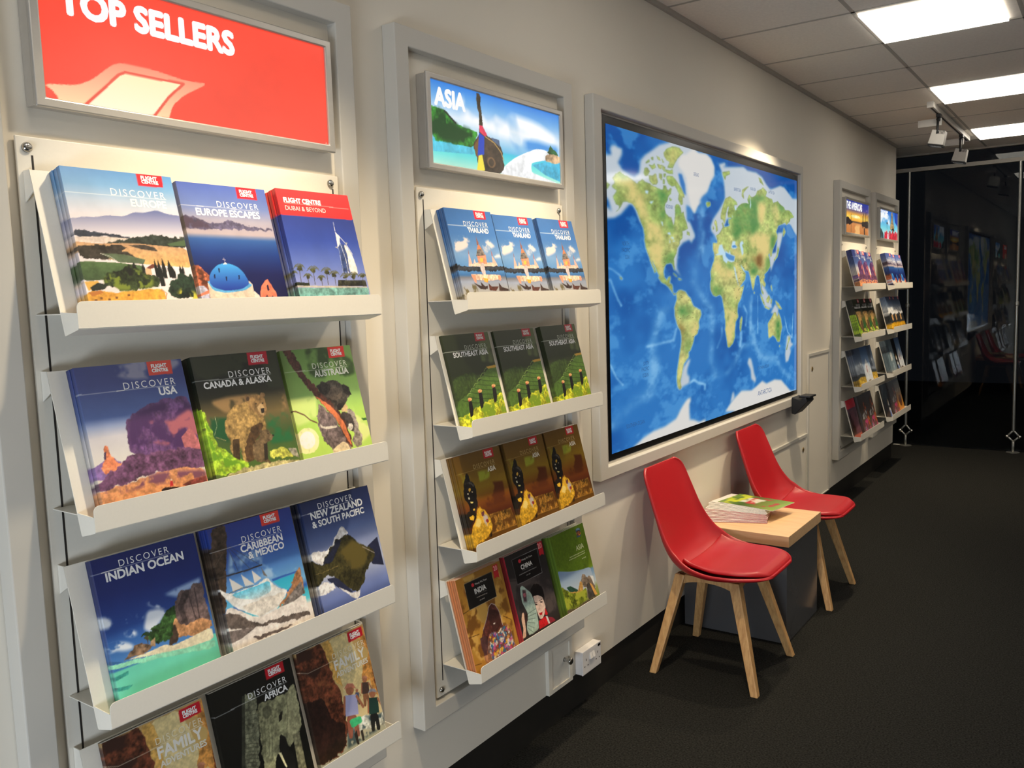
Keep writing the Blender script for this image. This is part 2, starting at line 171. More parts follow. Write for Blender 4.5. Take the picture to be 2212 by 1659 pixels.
'canada':[('G',[0,20,26,22,200,26,32,26,320,52,50,36,450,112,96,60,600,70,92,50,800,80,110,50,1000,150,150,90]),('N',(50,56,40),3,0.5,[8,2,990,4,982,288,9,242]),('N',(34,84,50),4,0.45,[65,430,277,451,218,618,64,569]),('N',(40,104,60),4,0.45,[700,460,962,485,961,691,690,685]),('N',(150,120,80),4,0.5,[102,323,331,300,981,321,969,466,705,448,267,425]),('P',(170,205,60),0.35,[5,363,46,403,45,488,70,552,89,633,160,672,253,739,386,781,357,833,219,833,-11,837,-9,645]),('N',(110,160,40),14,0.5,[4,393,45,488,87,639,251,745,366,810,9,834]),('P',(206,206,90),0.35,[639,737,727,729,799,711,860,751,929,773,904,809,641,789]),('P',(200,190,140),0.3,[375,811,674,812,984,833,989,906,935,1044,-15,903,139,840]),('P',(188,180,160),0.3,[875,740,971,752,987,826,909,797]),('P',(158,128,78),0.35,[260,418,310,385,383,373,487,364,553,350,578,365,619,452,668,489,673,561,674,587,562,607,511,633,446,783,322,766,345,645,288,750,222,716,223,630,207,567,229,477]),('P',(84,62,40),0.3,[506,537,596,514,645,552,562,607,495,650,454,790,360,771,373,679]),('P',(70,54,36),0.3,[262,604,339,607,295,757,229,724]),('P',(150,118,76),0.25,[523,348,574,320,670,315,723,342,736,392,717,442,683,478,639,483,589,450,531,412]),('P',(120,94,64),0.2,[562,338,554,349,541,357,525,361,509,360,496,353,490,344,490,332,498,321,511,313,527,309,543,310,556,317,562,327]),('P',(120,94,64),0.2,[742,331,735,339,723,345,707,348,692,347,680,342,673,334,672,325,679,317,691,310,707,308,722,309,735,314,742,322]),('P',(70,54,40),0,[550,340,545,347,538,352,530,355,522,354,516,350,513,344,514,337,518,330,525,325,533,323,541,323,547,327,550,333]),('P',(196,164,118),0,[615,407,677,380,704,422,675,471,637,461]),('P',(40,34,30),0,[652,420,699,421,687,453,654,456]),('P',(30,26,22),0,[626,382,624,384,620,386,615,386,610,386,605,384,602,382,602,380,604,378,608,377,613,376,618,377,623,378,626,380]),('P',(30,26,22),0,[701,386,700,388,696,389,692,390,687,390,683,388,681,386,681,384,683,382,686,380,691,380,695,380,699,382,701,384]),('P',(112,92,66),0.3,[558,619,603,579,669,573,728,612,738,629,702,655,644,667,608,791,652,816,587,820,466,785,451,714,481,661]),('P',(90,74,54),0,[615,584,611,589,605,594,596,595,588,594,582,591,579,586,579,580,583,574,590,570,598,568,606,569,612,572,616,578]),('P',(28,24,22),0,[743,629,741,631,737,633,732,634,726,633,722,631,719,629,719,626,721,623,725,622,731,621,736,622,741,623,743,626]),('P',(28,24,22),0,[685,609,683,611,680,612,677,613,673,612,670,611,669,609,668,608,670,606,673,604,676,604,680,604,683,606,685,607]),('P',(52,44,34),0,[599,675,642,673,608,791,566,792]),('L',(190,190,150),3,[131,430,127,497,83,553]),('L',(200,170,120),3,[92,569,193,605]),('P',(200,24,52),0,[638,3,876,3,867,99,630,97]),('T','FLIGHT',2,(250,250,250),1.0,[674,48,823,49]),('T','CENTRE',2,(250,250,250),1.0,[671,76,828,78]),('T','DISCOVER',0,(245,245,245),1.25,[377,167,873,170]),('L',(245,245,245),3,[-13,174,870,178]),('T','CANADA_&_ALASKA',1,(250,250,250),1.0,[84,226,862,233])],
'australia':[('G',[0,120,160,84,250,136,178,92,400,150,192,104,550,182,222,104,750,190,226,100,1000,176,206,120]),('N',(66,92,48),3,0.5,[345,-2,655,0,1002,131,971,263,336,238,329,92]),('N',(214,236,140),3,0.52,[-15,379,357,379,294,562,5,594]),('N',(225,235,150),3,0.5,[825,352,1008,433,1000,765,844,814]),('P',(255,255,236),0,[229,724,205,755,163,777,113,785,63,779,25,760,4,731,6,698,29,668,70,646,120,636,170,641,210,661,231,690]),('P',(246,246,180),0.1,[258,733,225,775,168,805,99,817,32,808,-20,782,-48,743,-46,698,-14,657,41,627,109,614,177,621,231,647,260,687]),('P',(255,255,240),0,[209,721,187,750,149,770,103,778,58,773,23,755,4,728,6,698,27,670,64,650,110,641,155,646,191,664,210,691]),('P',(60,110,50),0,[917,617,988,621,1017,641,944,640]),('P',(120,104,104),0.35,[353,442,416,479,521,553,564,640,616,710,663,793,687,847,495,862,408,826,326,754,293,675,294,562]),('P',(160,148,140),0.3,[770,511,831,563,854,651,839,715,877,752,825,831,769,851,713,786,773,727,732,658,662,599]),('P',(70,62,60),0.3,[639,545,751,555,799,638,767,714,692,667,638,603]),('P',(222,200,170),0.15,[408,826,530,777,632,783,664,845,594,900,431,880]),('P',(216,204,190),0,[322,602,354,631,553,639,535,656,389,654,320,634]),('P',(70,64,58),0.45,[381,305,449,288,520,277,667,281,758,314,827,345,849,380,847,413,798,415,782,453,729,495,633,531,582,513,503,429,436,373]),('P',(46,42,40),0.4,[381,305,496,281,554,305,496,390,436,373]),('P',(46,42,40),0.4,[744,319,827,345,858,414,798,415,752,385]),('P',(100,88,78),0.25,[724,396,703,420,667,437,622,445,578,441,543,427,523,405,523,380,543,356,578,339,623,331,668,335,704,349,724,371]),('P',(40,34,34),0,[606,483,649,465,673,489,646,526,607,522]),('P',(222,190,140),0,[660,521,737,476,764,511,731,547,654,536]),('P',(86,52,44),0.35,[39,-2,162,3,227,105,264,202,324,269,398,331,503,429,613,523,678,646,717,747,706,830,664,819,611,722,575,641,504,538,355,410,255,308,163,189,85,66]),('P',(214,120,76),0.15,[325,376,407,446,521,553,592,656,642,758,697,823,685,711,638,603,569,519,455,438]),('L',(104,60,50),13,[-35,471,40,478,141,516,198,559,282,592]),('P',(216,206,196),0.2,[768,675,760,685,746,693,730,696,714,694,701,688,695,678,696,667,704,657,718,649,734,646,750,647,763,654,769,663]),('P',(226,48,48),0,[657,4,897,4,890,95,653,95]),('T','FLIGHT',2,(250,250,250),1.0,[695,48,845,48]),('T','CENTRE',2,(250,250,250),1.0,[694,75,850,75]),('T','DISCOVER',0,(240,246,225),1.25,[391,169,891,164]),('L',(240,246,225),3,[13,174,892,178]),('T','AUSTRALIA',1,(240,242,232),1.0,[396,231,889,232])],
'indian':[('G',[0,26,40,104,250,30,48,118,450,40,72,146,550,56,104,176,660,80,134,200,700,60,120,185,710,110,212,186,900,120,222,190,1000,110,222,186]),('N',(226,234,246),7,0.42,[77,413,61,429,28,435,-14,431,-53,418,-82,398,-93,378,-83,361,-55,351,-15,352,26,363,60,381]),('N',(226,234,246),7,0.42,[353,435,347,441,336,444,322,443,309,438,299,432,296,424,300,417,309,414,323,414,336,417,347,423]),('N',(226,234,246),7,0.42,[268,523,258,531,238,533,211,530,186,521,167,510,159,499,165,490,183,486,208,488,234,495,256,506]),('N',(226,234,246),7,0.42,[218,596,201,606,162,606,111,597,60,581,23,563,7,545,17,533,49,530,97,536,150,550,193,569]),('N',(226,234,246),7,0.42,[69,572,56,581,28,582,-8,577,-44,565,-70,550,-81,536,-73,526,-50,522,-15,525,22,535,52,549]),('N',(226,234,246),7,0.42,[245,425,238,434,224,438,207,438,191,432,179,422,176,411,181,401,193,395,210,394,227,399,240,408]),('N',(214,224,240),5,0.45,[410,366,572,349,662,424,584,452,446,389]),('N',(220,228,242),5,0.4,[330,513,396,408,504,418,584,452,500,501,394,551]),('N',(150,175,215),4,0.5,[585,344,717,327,964,308,951,346,698,385]),('P',(58,104,160),0,[-107,604,93,662,-8,656,-111,635]),('P',(54,86,44),0.55,[347,562,426,521,500,501,584,452,670,433,655,515,555,645,456,635,387,610]),('L',(40,62,36),8,[347,562,321,545,297,553]),('L',(40,62,36),8,[347,562,327,540,307,545]),('L',(40,62,36),8,[347,562,335,537,321,539]),('L',(40,62,36),8,[347,562,345,535,337,537]),('L',(40,62,36),8,[347,562,355,537,354,539]),('L',(40,62,36),8,[347,562,364,540,370,545]),('L',(40,62,36),8,[347,562,372,546,383,554]),('L',(40,62,36),8,[347,562,377,552,392,565]),('L',(40,62,36),8,[347,562,380,560,395,578]),('P',(70,72,44),0.5,[368,573,364,579,356,582,346,582,336,580,328,575,323,568,323,562,327,556,335,553,345,553,355,555,363,560,368,567]),('L',(74,66,50),9,[347,562,343,606]),('P',(110,92,90),0.3,[663,455,698,385,781,348,839,353,883,331,928,341,977,343,973,463,982,618,806,630,664,595,644,513]),('P',(74,62,62),0.3,[779,356,839,353,819,412,747,451,753,539,749,585,689,555,690,446]),('L',(60,50,52),9,[813,395,829,526,838,607]),('L',(60,50,52),9,[884,363,878,489,870,583]),('P',(206,150,104),0.25,[638,496,665,557,749,585,864,566,979,609,975,656,783,664,612,644,589,577]),('P',(72,58,48),0.3,[534,640,591,569,619,553,639,635,603,673,544,677]),('P',(120,96,76),0.45,[94,658,206,600,294,593,378,637,408,645,314,666,187,662]),('P',(176,144,110),0.2,[366,604,416,587,403,644,360,625]),('P',(236,222,190),0,[135,659,315,662,495,653,555,680,720,672,969,655,971,739,701,729,436,698,226,672]),('P',(150,224,190),0.1,[-39,659,92,665,435,699,701,731,973,744,969,799,580,744,155,697,-17,686]),('P',(60,150,140),0.2,[-42,737,125,725,119,746,-9,760]),('P',(60,150,140),0.2,[-40,795,138,817,92,833,-27,820]),('T','DISCOVER',0,(245,245,245),1.25,[238,81,719,82]),('L',(245,245,245),3,[-104,81,-19,93,728,91]),('T','INDIAN_OCEAN',1,(250,250,250),1.0,[103,152,846,154])],
'carib':[('G',[0,48,62,140,200,52,80,160,400,80,130,196,550,120,180,222,600,50,90,170,640,60,180,205,700,90,200,215,740,236,226,216,1000,230,220,214]),('N',(150,185,222),4,0.52,[209,171,851,255,916,462,580,468,125,343]),('P',(50,96,178),0,[589,477,909,480,898,493,595,494]),('Q',(50,170,205),(70,190,215),0,[595,494,897,495,811,563,747,595,652,544]),('Q',(60,150,215),(110,190,225),0,[57,471,121,514,98,580,22,570]),('P',(236,226,218),0.1,[22,570,100,574,312,696,556,695,945,662,946,794,905,1000,-60,867,-32,691]),('P',(104,92,86),0.25,[-22,602,56,603,163,653,278,724,410,756,657,764,948,791,944,832,702,812,461,784,135,732,-39,682]),('P',(120,108,104),0.25,[-18,716,177,743,288,763,111,798,-27,805]),('P',(104,92,90),0.2,[232,818,336,826,443,831,741,845,594,861,302,854]),('P',(168,120,84),0.3,[576,692,707,632,811,563,908,483,956,462,947,655,818,680]),('P',(120,112,108),0.35,[634,690,789,620,929,565,946,658,789,688]),('P',(74,60,50),0.4,[48,18,71,1,217,3,148,232,71,431,18,597,-76,596,-53,404,-43,265]),('P',(230,230,228),0.12,[-30,402,77,479,392,480,538,448,590,508,649,551,753,596,644,663,556,695,381,705,257,654,103,567,38,495]),('Q',(90,190,225),(200,220,226),0.2,[110,483,389,486,563,479,557,561,357,575,164,524]),('P',(226,218,208),0.15,[187,587,473,587,721,597,633,660,536,683,382,702,259,647]),('L',(58,48,44),13,[105,351,317,357,511,355]),('L',(70,64,60),4,[182,166,240,345]),('L',(70,64,60),4,[190,160,368,349]),('L',(70,64,60),4,[198,154,489,348]),('L',(90,80,70),6,[-139,340,106,349]),('L',(110,96,84),4,[-37,294,109,195]),('P',(205,205,205),0,[126,372,256,461,136,474]),('P',(205,205,205),0,[259,371,383,470,279,462]),('P',(210,210,210),0,[385,367,477,446,386,463]),('P',(110,104,100),0,[499,369,549,450,507,430]),('L',(96,92,86),7,[91,472,231,466,368,478]),('P',(232,66,54),0,[613,-5,844,-3,838,87,612,88]),('T','FLIGHT',2,(250,250,250),1.0,[651,39,794,40]),('T','CENTRE',2,(250,250,250),1.0,[650,67,800,67]),('T','DISCOVER',0,(245,245,245),1.25,[350,156,833,161]),('L',(245,245,245),3,[-142,160,-70,169,836,166]),('T','CARIBBEAN',1,(250,250,250),1.0,[319,222,825,229]),('T','&_MEXICO',1,(250,250,250),1.0,[387,281,823,290])],
'nz':[('G',[0,34,46,88,150,48,62,110,300,82,100,150,420,128,140,180,600,180,186,208,750,120,134,186,900,84,104,170,1000,70,90,160]),('P',(232,228,226),0.2,[-142,376,4,394,179,409,281,402,427,295,476,255,514,271,557,325,563,341,488,334,383,400,240,443,137,513,-20,454,-134,445]),('P',(36,40,66),0,[797,486,970,440,975,683,811,643,745,542]),('P',(58,54,30),0.4,[126,511,188,447,342,378,461,337,540,333,604,370,680,442,794,492,881,546,870,588,770,642,679,696,607,767,524,806,440,788,355,713,240,625,156,587,3,664,-216,623,-134,445,8,474]),('P',(32,36,56),0.2,[120,510,245,430,370,370,453,356,367,440,236,513,160,518]),('N',(96,84,40),5,0.5,[356,466,593,397,810,518,689,640,420,620]),('L',(150,130,80),3,[-3,560,91,566,318,557]),('P',(40,44,70),0,[118,620,260,636,374,731,449,797,375,788,252,718]),('P',(226,222,222),0.25,[-137,660,3,664,113,633,214,689,226,720,0,732,-138,721]),('P',(226,222,222),0.2,[252,718,339,752,423,798,524,806,557,792,519,848,463,857,391,812]),('L',(190,180,180),5,[718,478,875,560]),('T','DISCOVER',0,(245,245,245),1.25,[228,82,738,79]),('L',(245,245,245),3,[-156,86,-22,99,739,89]),('T','NEW_ZEALAND',1,(250,250,250),1.0,[106,151,865,143]),('T','&_SOUTH_PACIFIC',1,(250,250,250),1.0,[101,216,863,213])],
'africa':[('G',[0,14,16,14,500,12,14,12,1000,10,12,10]),('P',(112,114,92),0.4,[367,116,499,132,494,222,463,383,407,534,352,683,198,630,270,433,300,275]),('P',(52,54,44),0.3,[347,121,383,121,206,632,167,619]),('P',(136,136,104),0.3,[494,222,678,242,876,242,990,210,971,520,782,641,743,587,683,562,658,629,586,639,527,744,410,703,442,489]),('P',(160,158,122),0.25,[884,221,982,202,971,520,889,547,782,641,751,590,814,377]),('P',(28,28,22),0,[703,407,743,355,771,358,740,412,697,422]),('P',(20,18,16),0.2,[736,388,732,394,726,398,719,400,713,398,709,393,707,386,708,379,712,373,718,369,725,367,731,369,735,374,737,381]),('P',(120,118,92),0.35,[825,556,912,566,902,851,804,841]),('P',(22,22,20),0.2,[679,497,735,556,739,621,791,720,778,831,655,789,628,630]),('L',(60,60,46),5,[263,452,349,467,414,491]),('L',(60,60,46),5,[254,477,339,492,404,516]),('L',(60,60,46),5,[245,502,330,517,395,541]),('L',(60,60,46),5,[236,527,321,541,386,566]),('L',(60,60,46),5,[227,551,312,566,377,591]),('L',(60,60,46),5,[218,576,303,591,368,616]),('L',(60,60,46),5,[209,600,294,616,358,641]),('L',(80,80,60),4,[492,380,467,486,422,595]),('L',(80,80,60),4,[526,391,501,497,455,606]),('L',(80,80,60),4,[569,405,543,511,497,620]),('L',(80,80,60),4,[603,415,577,522,531,632]),('L',(70,72,56),3,[343,232,473,255]),('L',(70,72,56),3,[332,263,462,286]),('L',(70,72,56),3,[321,293,450,316]),('L',(70,72,56),3,[310,323,439,347]),('L',(70,72,56),3,[299,353,428,377]),('L',(70,72,56),3,[288,383,417,407]),('L',(70,72,56),3,[277,413,406,438]),('P',(236,228,180),0,[615,626,645,636,679,751,671,760,655,737]),('L',(40,40,32),5,[502,201,463,383,405,589]),('L',(70,70,52),4,[845,269,832,382,744,559]),('P',(98,98,76),0.2,[638,323,625,341,605,353,581,356,558,348,541,333,532,313,535,291,547,273,568,261,591,258,614,265,632,280,640,301]),('P',(196,22,40),0,[666,4,902,3,901,85,663,87]),('T','FLIGHT',2,(250,250,250),1.0,[704,44,853,43]),('T','CENTRE',2,(250,250,250),1.0,[703,69,860,67]),('T','DISCOVER',0,(245,245,245),1.25,[414,161,897,160]),('L',(245,245,245),3,[-2,173,22,177,897,168]),('T','AFRICA',1,(250,250,250),1.0,[592,227,888,222])],
'family':[('G',[0,196,160,104,300,214,180,110,500,226,200,140,750,220,200,150,850,190,190,170,1000,180,185,170]),('P',(226,206,150),0.08,[465,9,754,10,798,119,862,323,812,439,796,580,594,599,479,596,528,342,481,108]),('P',(214,150,76),0.25,[844,9,1089,11,1051,242,1038,487,1043,653,931,587,927,455,799,468,862,323,1010,265]),('P',(120,64,36),0.5,[1016,250,1040,339,1062,576,1053,738,990,596,980,405]),('P',(216,170,90),0.2,[368,8,478,12,515,165,502,335,524,420,439,349,395,148]),('P',(104,56,38),0.45,[-12,-15,190,8,365,15,395,148,427,345,464,426,477,532,473,680,453,760,373,882,47,902,-65,848,-23,412]),('N',(150,90,56),6,0.5,[90,294,325,285,441,412,458,543,240,492,164,377]),('P',(42,24,20),0.4,[-10,379,244,416,272,618,439,693,395,866,47,902,-55,822,-40,520]),('N',(58,34,28),6,0.5,[11,-9,375,25,390,194,177,243,11,158]),('P',(206,208,196),0.3,[429,784,636,708,835,737,1040,767,1075,869,1053,952,372,920,290,1047,913,1264,1068,883]),('N',(70,90,96),10,0.52,[441,756,719,725,1079,787,1054,879,401,884]),('P',(150,100,70),0,[773,541,857,559,847,660,810,655,815,590,782,652,752,643]),('P',(78,60,54),0,[794,453,893,475,872,564,766,545]),('L',(170,110,80),19,[890,483,922,542]),('L',(170,110,80),17,[791,461,761,531]),('P',(170,110,80),0,[879,450,871,459,859,464,843,465,828,460,817,452,811,442,812,431,819,422,832,417,847,416,862,420,874,428,880,439]),('P',(190,130,100),0,[801,425,837,407,883,420,899,449,850,428]),('P',(60,60,60),0,[662,548,705,558,700,611,681,608,683,574,666,607,650,602]),('P',(70,90,120),0,[672,502,724,514,713,560,658,550]),('L',(170,110,80),10,[722,518,739,548]),('L',(170,110,80),9,[671,506,655,543]),('P',(170,110,80),0,[717,500,713,505,706,508,698,508,690,506,684,501,681,496,682,490,686,485,692,482,700,482,708,484,714,489,717,494]),('P',(190,130,100),0,[676,487,695,478,718,485,727,500,702,489]),('P',(150,90,72),0,[481,636,624,669,609,846,543,836,552,722,496,831,445,815]),('P',(170,172,214),0,[516,482,687,521,651,677,468,642]),('L',(170,110,80),34,[681,536,738,639]),('L',(170,110,80),30,[510,496,459,618]),('P',(170,110,80),0,[663,476,649,492,627,501,601,502,575,495,555,480,545,462,546,443,559,427,581,418,608,416,634,424,654,438,664,457]),('P',(196,124,100),0,[527,432,589,401,669,424,697,476,613,438]),('P',(66,184,122),0,[501,681,678,697,677,752,596,751,586,755,515,752]),('P',(40,36,36),0,[528,808,575,783,569,900,540,898]),('P',(40,36,36),0,[624,807,659,810,653,896,623,894]),('P',(30,32,34),0,[809,721,926,748,913,889,860,881,867,790,821,877,779,864]),('P',(34,62,56),0,[838,598,978,631,948,755,798,726]),('L',(170,110,80),27,[973,642,1019,725]),('L',(170,110,80),24,[833,609,791,707]),('P',(170,110,80),0,[958,595,947,607,929,615,907,615,886,609,870,597,861,582,863,567,873,555,891,547,913,547,934,553,951,565,959,580]),('P',(150,150,160),0,[847,558,898,535,963,554,986,595,917,564]),('P',(206,24,46),0,[746,18,971,14,970,93,739,100]),('T','FLIGHT',2,(250,250,250),1.0,[781,57,924,53]),('T','CENTRE',2,(250,250,250),1.0,[779,81,931,76]),('T','DISCOVER',0,(236,226,200),1.25,[471,167,963,166]),('L',(236,226,200),4,[-17,146,101,182,967,177]),('T','FAMILY',1,(240,236,228),1.0,[473,257,934,262]),('T','ADVENTURES',1,(236,230,216),1.0,[473,319,955,320])],
'thailand':[('G',[0,58,110,178,250,70,122,190,450,120,160,208,600,92,146,204,655,60,110,170,680,120,120,130,720,150,160,185,850,176,172,166,1000,160,150,130]),('N',(230,214,214),5,0.42,[17,318,168,276,344,271,418,339,251,400,48,436,14,374]),('N',(226,216,220),5,0.42,[629,334,806,297,918,360,750,403,671,444]),('N',(225,225,232),5,0.45,[838,454,979,439,991,472,853,481]),('P',(38,40,48),0.4,[-105,537,-47,524,11,536,19,573,1015,565,1008,605,409,621,-16,617,-101,580]),('P',(58,62,70),0.3,[15,579,407,573,423,608,-10,604]),('P',(58,62,70),0.3,[616,575,1000,565,1005,598,600,604]),('P',(240,200,180),0.1,[244,546,312,545,429,531,685,525,869,533,873,566,244,571]),('P',(232,150,120),0.2,[462,454,660,451,647,542,465,541]),('P',(246,190,80),0,[522,485,586,484,572,523,509,524]),('P',(120,110,104),0.4,[506,395,583,368,623,399,649,457,448,467]),('P',(206,130,90),0,[548,343,576,355,598,393,496,402]),('P',(140,90,80),0,[548,249,547,291,569,329,548,355,520,356]),('P',(236,180,166),0,[299,438,314,488,325,545,249,549]),('P',(150,90,90),0,[308,399,310,444,293,450]),('P',(236,180,166),0,[794,455,828,487,867,536,774,534]),('P',(190,100,80),0,[804,396,816,455,791,462]),('P',(236,200,190),0,[393,493,411,538,356,538]),('P',(206,190,190),0,[525,534,579,536,570,607,564,672,508,672,468,589]),('P',(240,196,170),0.25,[246,647,879,652,887,692,672,711,311,704]),('P',(240,160,60),0.2,[487,685,597,691,562,730,495,723]),('P',(236,150,120),0,[243,653,338,653,322,736,288,723]),('P',(236,150,120),0,[816,659,890,659,868,711,821,705]),('P',(58,40,36),0.3,[258,729,416,768,520,781,482,800,375,793]),('P',(58,40,36),0,[411,723,485,768,545,762,528,794,409,781]),('P',(86,48,38),0.3,[573,737,626,769,785,770,703,815,563,807]),('P',(70,50,44),0.3,[806,731,855,777,993,798,989,818,775,816]),('N',(110,100,70),12,0.56,[25,741,312,755,307,818,-11,864]),('P',(232,28,46),0,[611,6,868,2,863,86,615,92]),('T','FLIGHT',2,(250,250,250),1.0,[655,46,814,43]),('T','CENTRE',2,(250,250,250),1.0,[656,72,821,69]),('T','DISCOVER',0,(245,245,245),1.25,[342,169,863,161]),('L',(245,245,245),5,[13,170,863,171]),('T','THAILAND',1,(250,250,250),1.0,[402,232,851,225])],
'seasia':[('G',[0,56,64,40,200,48,56,34,400,42,50,28,600,54,70,30,800,70,96,40,1000,150,160,50]),('N',(92,104,60),3,0.45,[731,-11,1087,3,1082,339,714,294]),('P',(52,70,30),0.25,[11,428,341,388,557,414,678,455,242,581,1,664]),('P',(78,108,44),0.15,[11,645,232,601,509,507,820,366,1001,350,1025,536,1001,811,-6,808]),('L',(44,66,26),10,[643,431,776,451,1054,482]),('L',(44,66,26),10,[553,467,706,492,1043,526]),('L',(44,66,26),10,[464,504,637,532,1032,569]),('L',(44,66,26),10,[377,539,569,572,1021,613]),('L',(44,66,26),10,[290,575,501,611,1010,656]),('L',(44,66,26),10,[205,610,434,651,998,700]),('L',(44,66,26),10,[121,644,368,689,987,743]),('L',(140,170,90),7,[224,616,272,589,329,588]),('L',(140,170,90),7,[318,574,366,546,424,545]),('L',(140,170,90),7,[413,531,463,502,521,502]),('L',(140,170,90),7,[510,487,560,458,619,457]),('L',(140,170,90),7,[608,442,659,413,719,412]),('L',(140,170,90),7,[708,397,759,368,820,366]),('P',(206,160,60),0,[779,353,1002,347,1001,373,815,377]),('P',(190,192,50),0.4,[-27,806,140,781,491,720,914,648,1045,637,1001,833,974,996,-75,944]),('N',(120,150,40),14,0.5,[-6,808,486,730,1010,656,1007,845,6,871]),('P',(26,22,22),0,[236,663,304,662,298,755,263,804,201,819,216,736]),('P',(226,170,110),0,[316,649,308,655,293,660,274,661,255,660,239,655,230,648,229,641,237,634,252,630,271,628,290,630,306,635,315,641]),('P',(206,80,80),0,[271,657,267,661,261,663,253,664,245,663,239,661,236,658,236,654,240,651,246,649,253,648,261,648,267,650,271,654]),('P',(26,22,22),0,[486,600,557,599,550,693,514,743,450,758,466,675]),('P',(226,170,110),0,[569,585,561,592,545,596,526,598,506,596,489,592,480,585,479,578,487,571,503,566,522,564,542,566,559,571,568,577]),('P',(206,80,80),0,[522,594,518,597,512,600,504,601,496,600,490,598,486,595,486,591,490,588,496,585,504,584,512,585,519,587,522,590]),('P',(26,22,22),0,[806,570,876,570,869,661,833,710,769,725,785,644]),('P',(226,170,110),0,[888,556,880,563,864,567,845,569,825,567,809,563,799,556,799,549,807,543,822,538,842,536,861,538,878,542,887,549]),('P',(206,80,80),0,[841,565,837,568,831,571,823,572,815,571,809,569,805,566,806,562,809,559,816,556,823,555,831,556,838,558,841,561]),('P',(200,26,48),0,[693,-5,907,-4,908,87,680,87]),('T','FLIGHT',2,(250,250,250),1.0,[724,39,863,40]),('T','CENTRE',2,(250,250,250),1.0,[721,67,869,67]),('T','DISCOVER',0,(200,206,190),1.25,[418,156,894,159]),('L',(200,206,190),5,[-21,167,902,167]),('T','SOUTHEAST_ASIA',1,(250,250,250),1.0,[149,228,896,223])],
'asia':[('G',[0,112,80,32,200,126,92,30,350,140,110,30,500,120,66,22,650,78,34,18,750,90,56,20,1000,120,84,26]),('N',(156,160,50),3,0.4,[26,160,318,182,678,213,638,291,343,301,9,250]),('N',(90,44,20),4,0.5,[396,309,905,359,874,565,441,561]),('P',(142,100,40),0.5,[420,632,939,646,982,830,424,822]),('N',(96,60,22),14,0.5,[433,634,936,652,971,821,434,804]),('L',(170,126,50),7,[411,820,968,827]),('P',(30,26,26),0.3,[134,216,161,190,190,187,218,215,215,248,281,285,308,343,300,402,268,451,263,504,213,562,152,571,82,546,87,507,73,452,28,405,43,348,63,291]),('N',(96,90,84),22,0.55,[129,241,265,289,298,334,73,313]),('P',(206,160,60),0,[162,327,191,326,193,348,157,366,141,343]),('P',(230,220,190),0,[133,379,130,381,125,382,118,383,111,382,106,379,102,377,102,374,105,371,110,370,117,370,124,371,129,373,133,376]),('P',(210,190,150),0,[225,373,223,375,219,377,213,377,207,376,203,374,200,372,200,369,202,367,206,366,212,366,218,367,223,369,225,371]),('P',(236,226,190),0,[101,410,129,408,133,429,104,430]),('P',(240,220,130),0,[127,454,191,465,172,475,132,472]),('P',(226,180,70),0,[146,527,186,531,184,550,145,544]),('P',(34,26,20),0.3,[-49,562,72,538,181,570,191,605,53,660,32,702,-65,677]),('P',(226,176,50),0.2,[39,591,118,585,143,603,106,636,46,619]),('P',(206,158,44),0.25,[275,522,329,555,386,585,430,640,461,694,456,761,374,806,326,844,118,863,-129,919,-161,873,-21,810,51,692,150,631]),('N',(240,210,120),10,0.55,[185,617,339,678,279,768,94,799,74,729]),('N',(190,176,170),14,0.5,[317,607,406,630,435,716,350,741,282,648]),('P',(130,50,50),0.3,[418,686,411,693,397,697,381,698,364,695,351,689,344,681,344,673,352,666,365,661,382,661,398,664,411,670,418,678]),('P',(110,60,70),0.3,[354,610,347,619,335,625,322,627,309,625,299,618,295,610,297,600,304,592,316,586,329,584,342,586,352,592,356,601]),('P',(30,24,20),0,[384,815,424,809,398,844,352,849]),('P',(150,120,50),0.5,[-188,738,-24,678,17,706,-65,788,11,855,-80,929,-209,863]),('P',(196,40,48),0,[622,5,851,6,840,96,614,92]),('T','FLIGHT',2,(250,250,250),1.0,[656,47,800,49]),('T','CENTRE',2,(250,250,250),1.0,[654,74,803,76]),('T','DISCOVER',0,(196,170,110),1.25,[351,156,828,168]),('L',(196,170,110),3,[-167,161,-54,173,829,175]),('T','ASIA',1,(240,232,214),1.0,[634,226,817,228])],
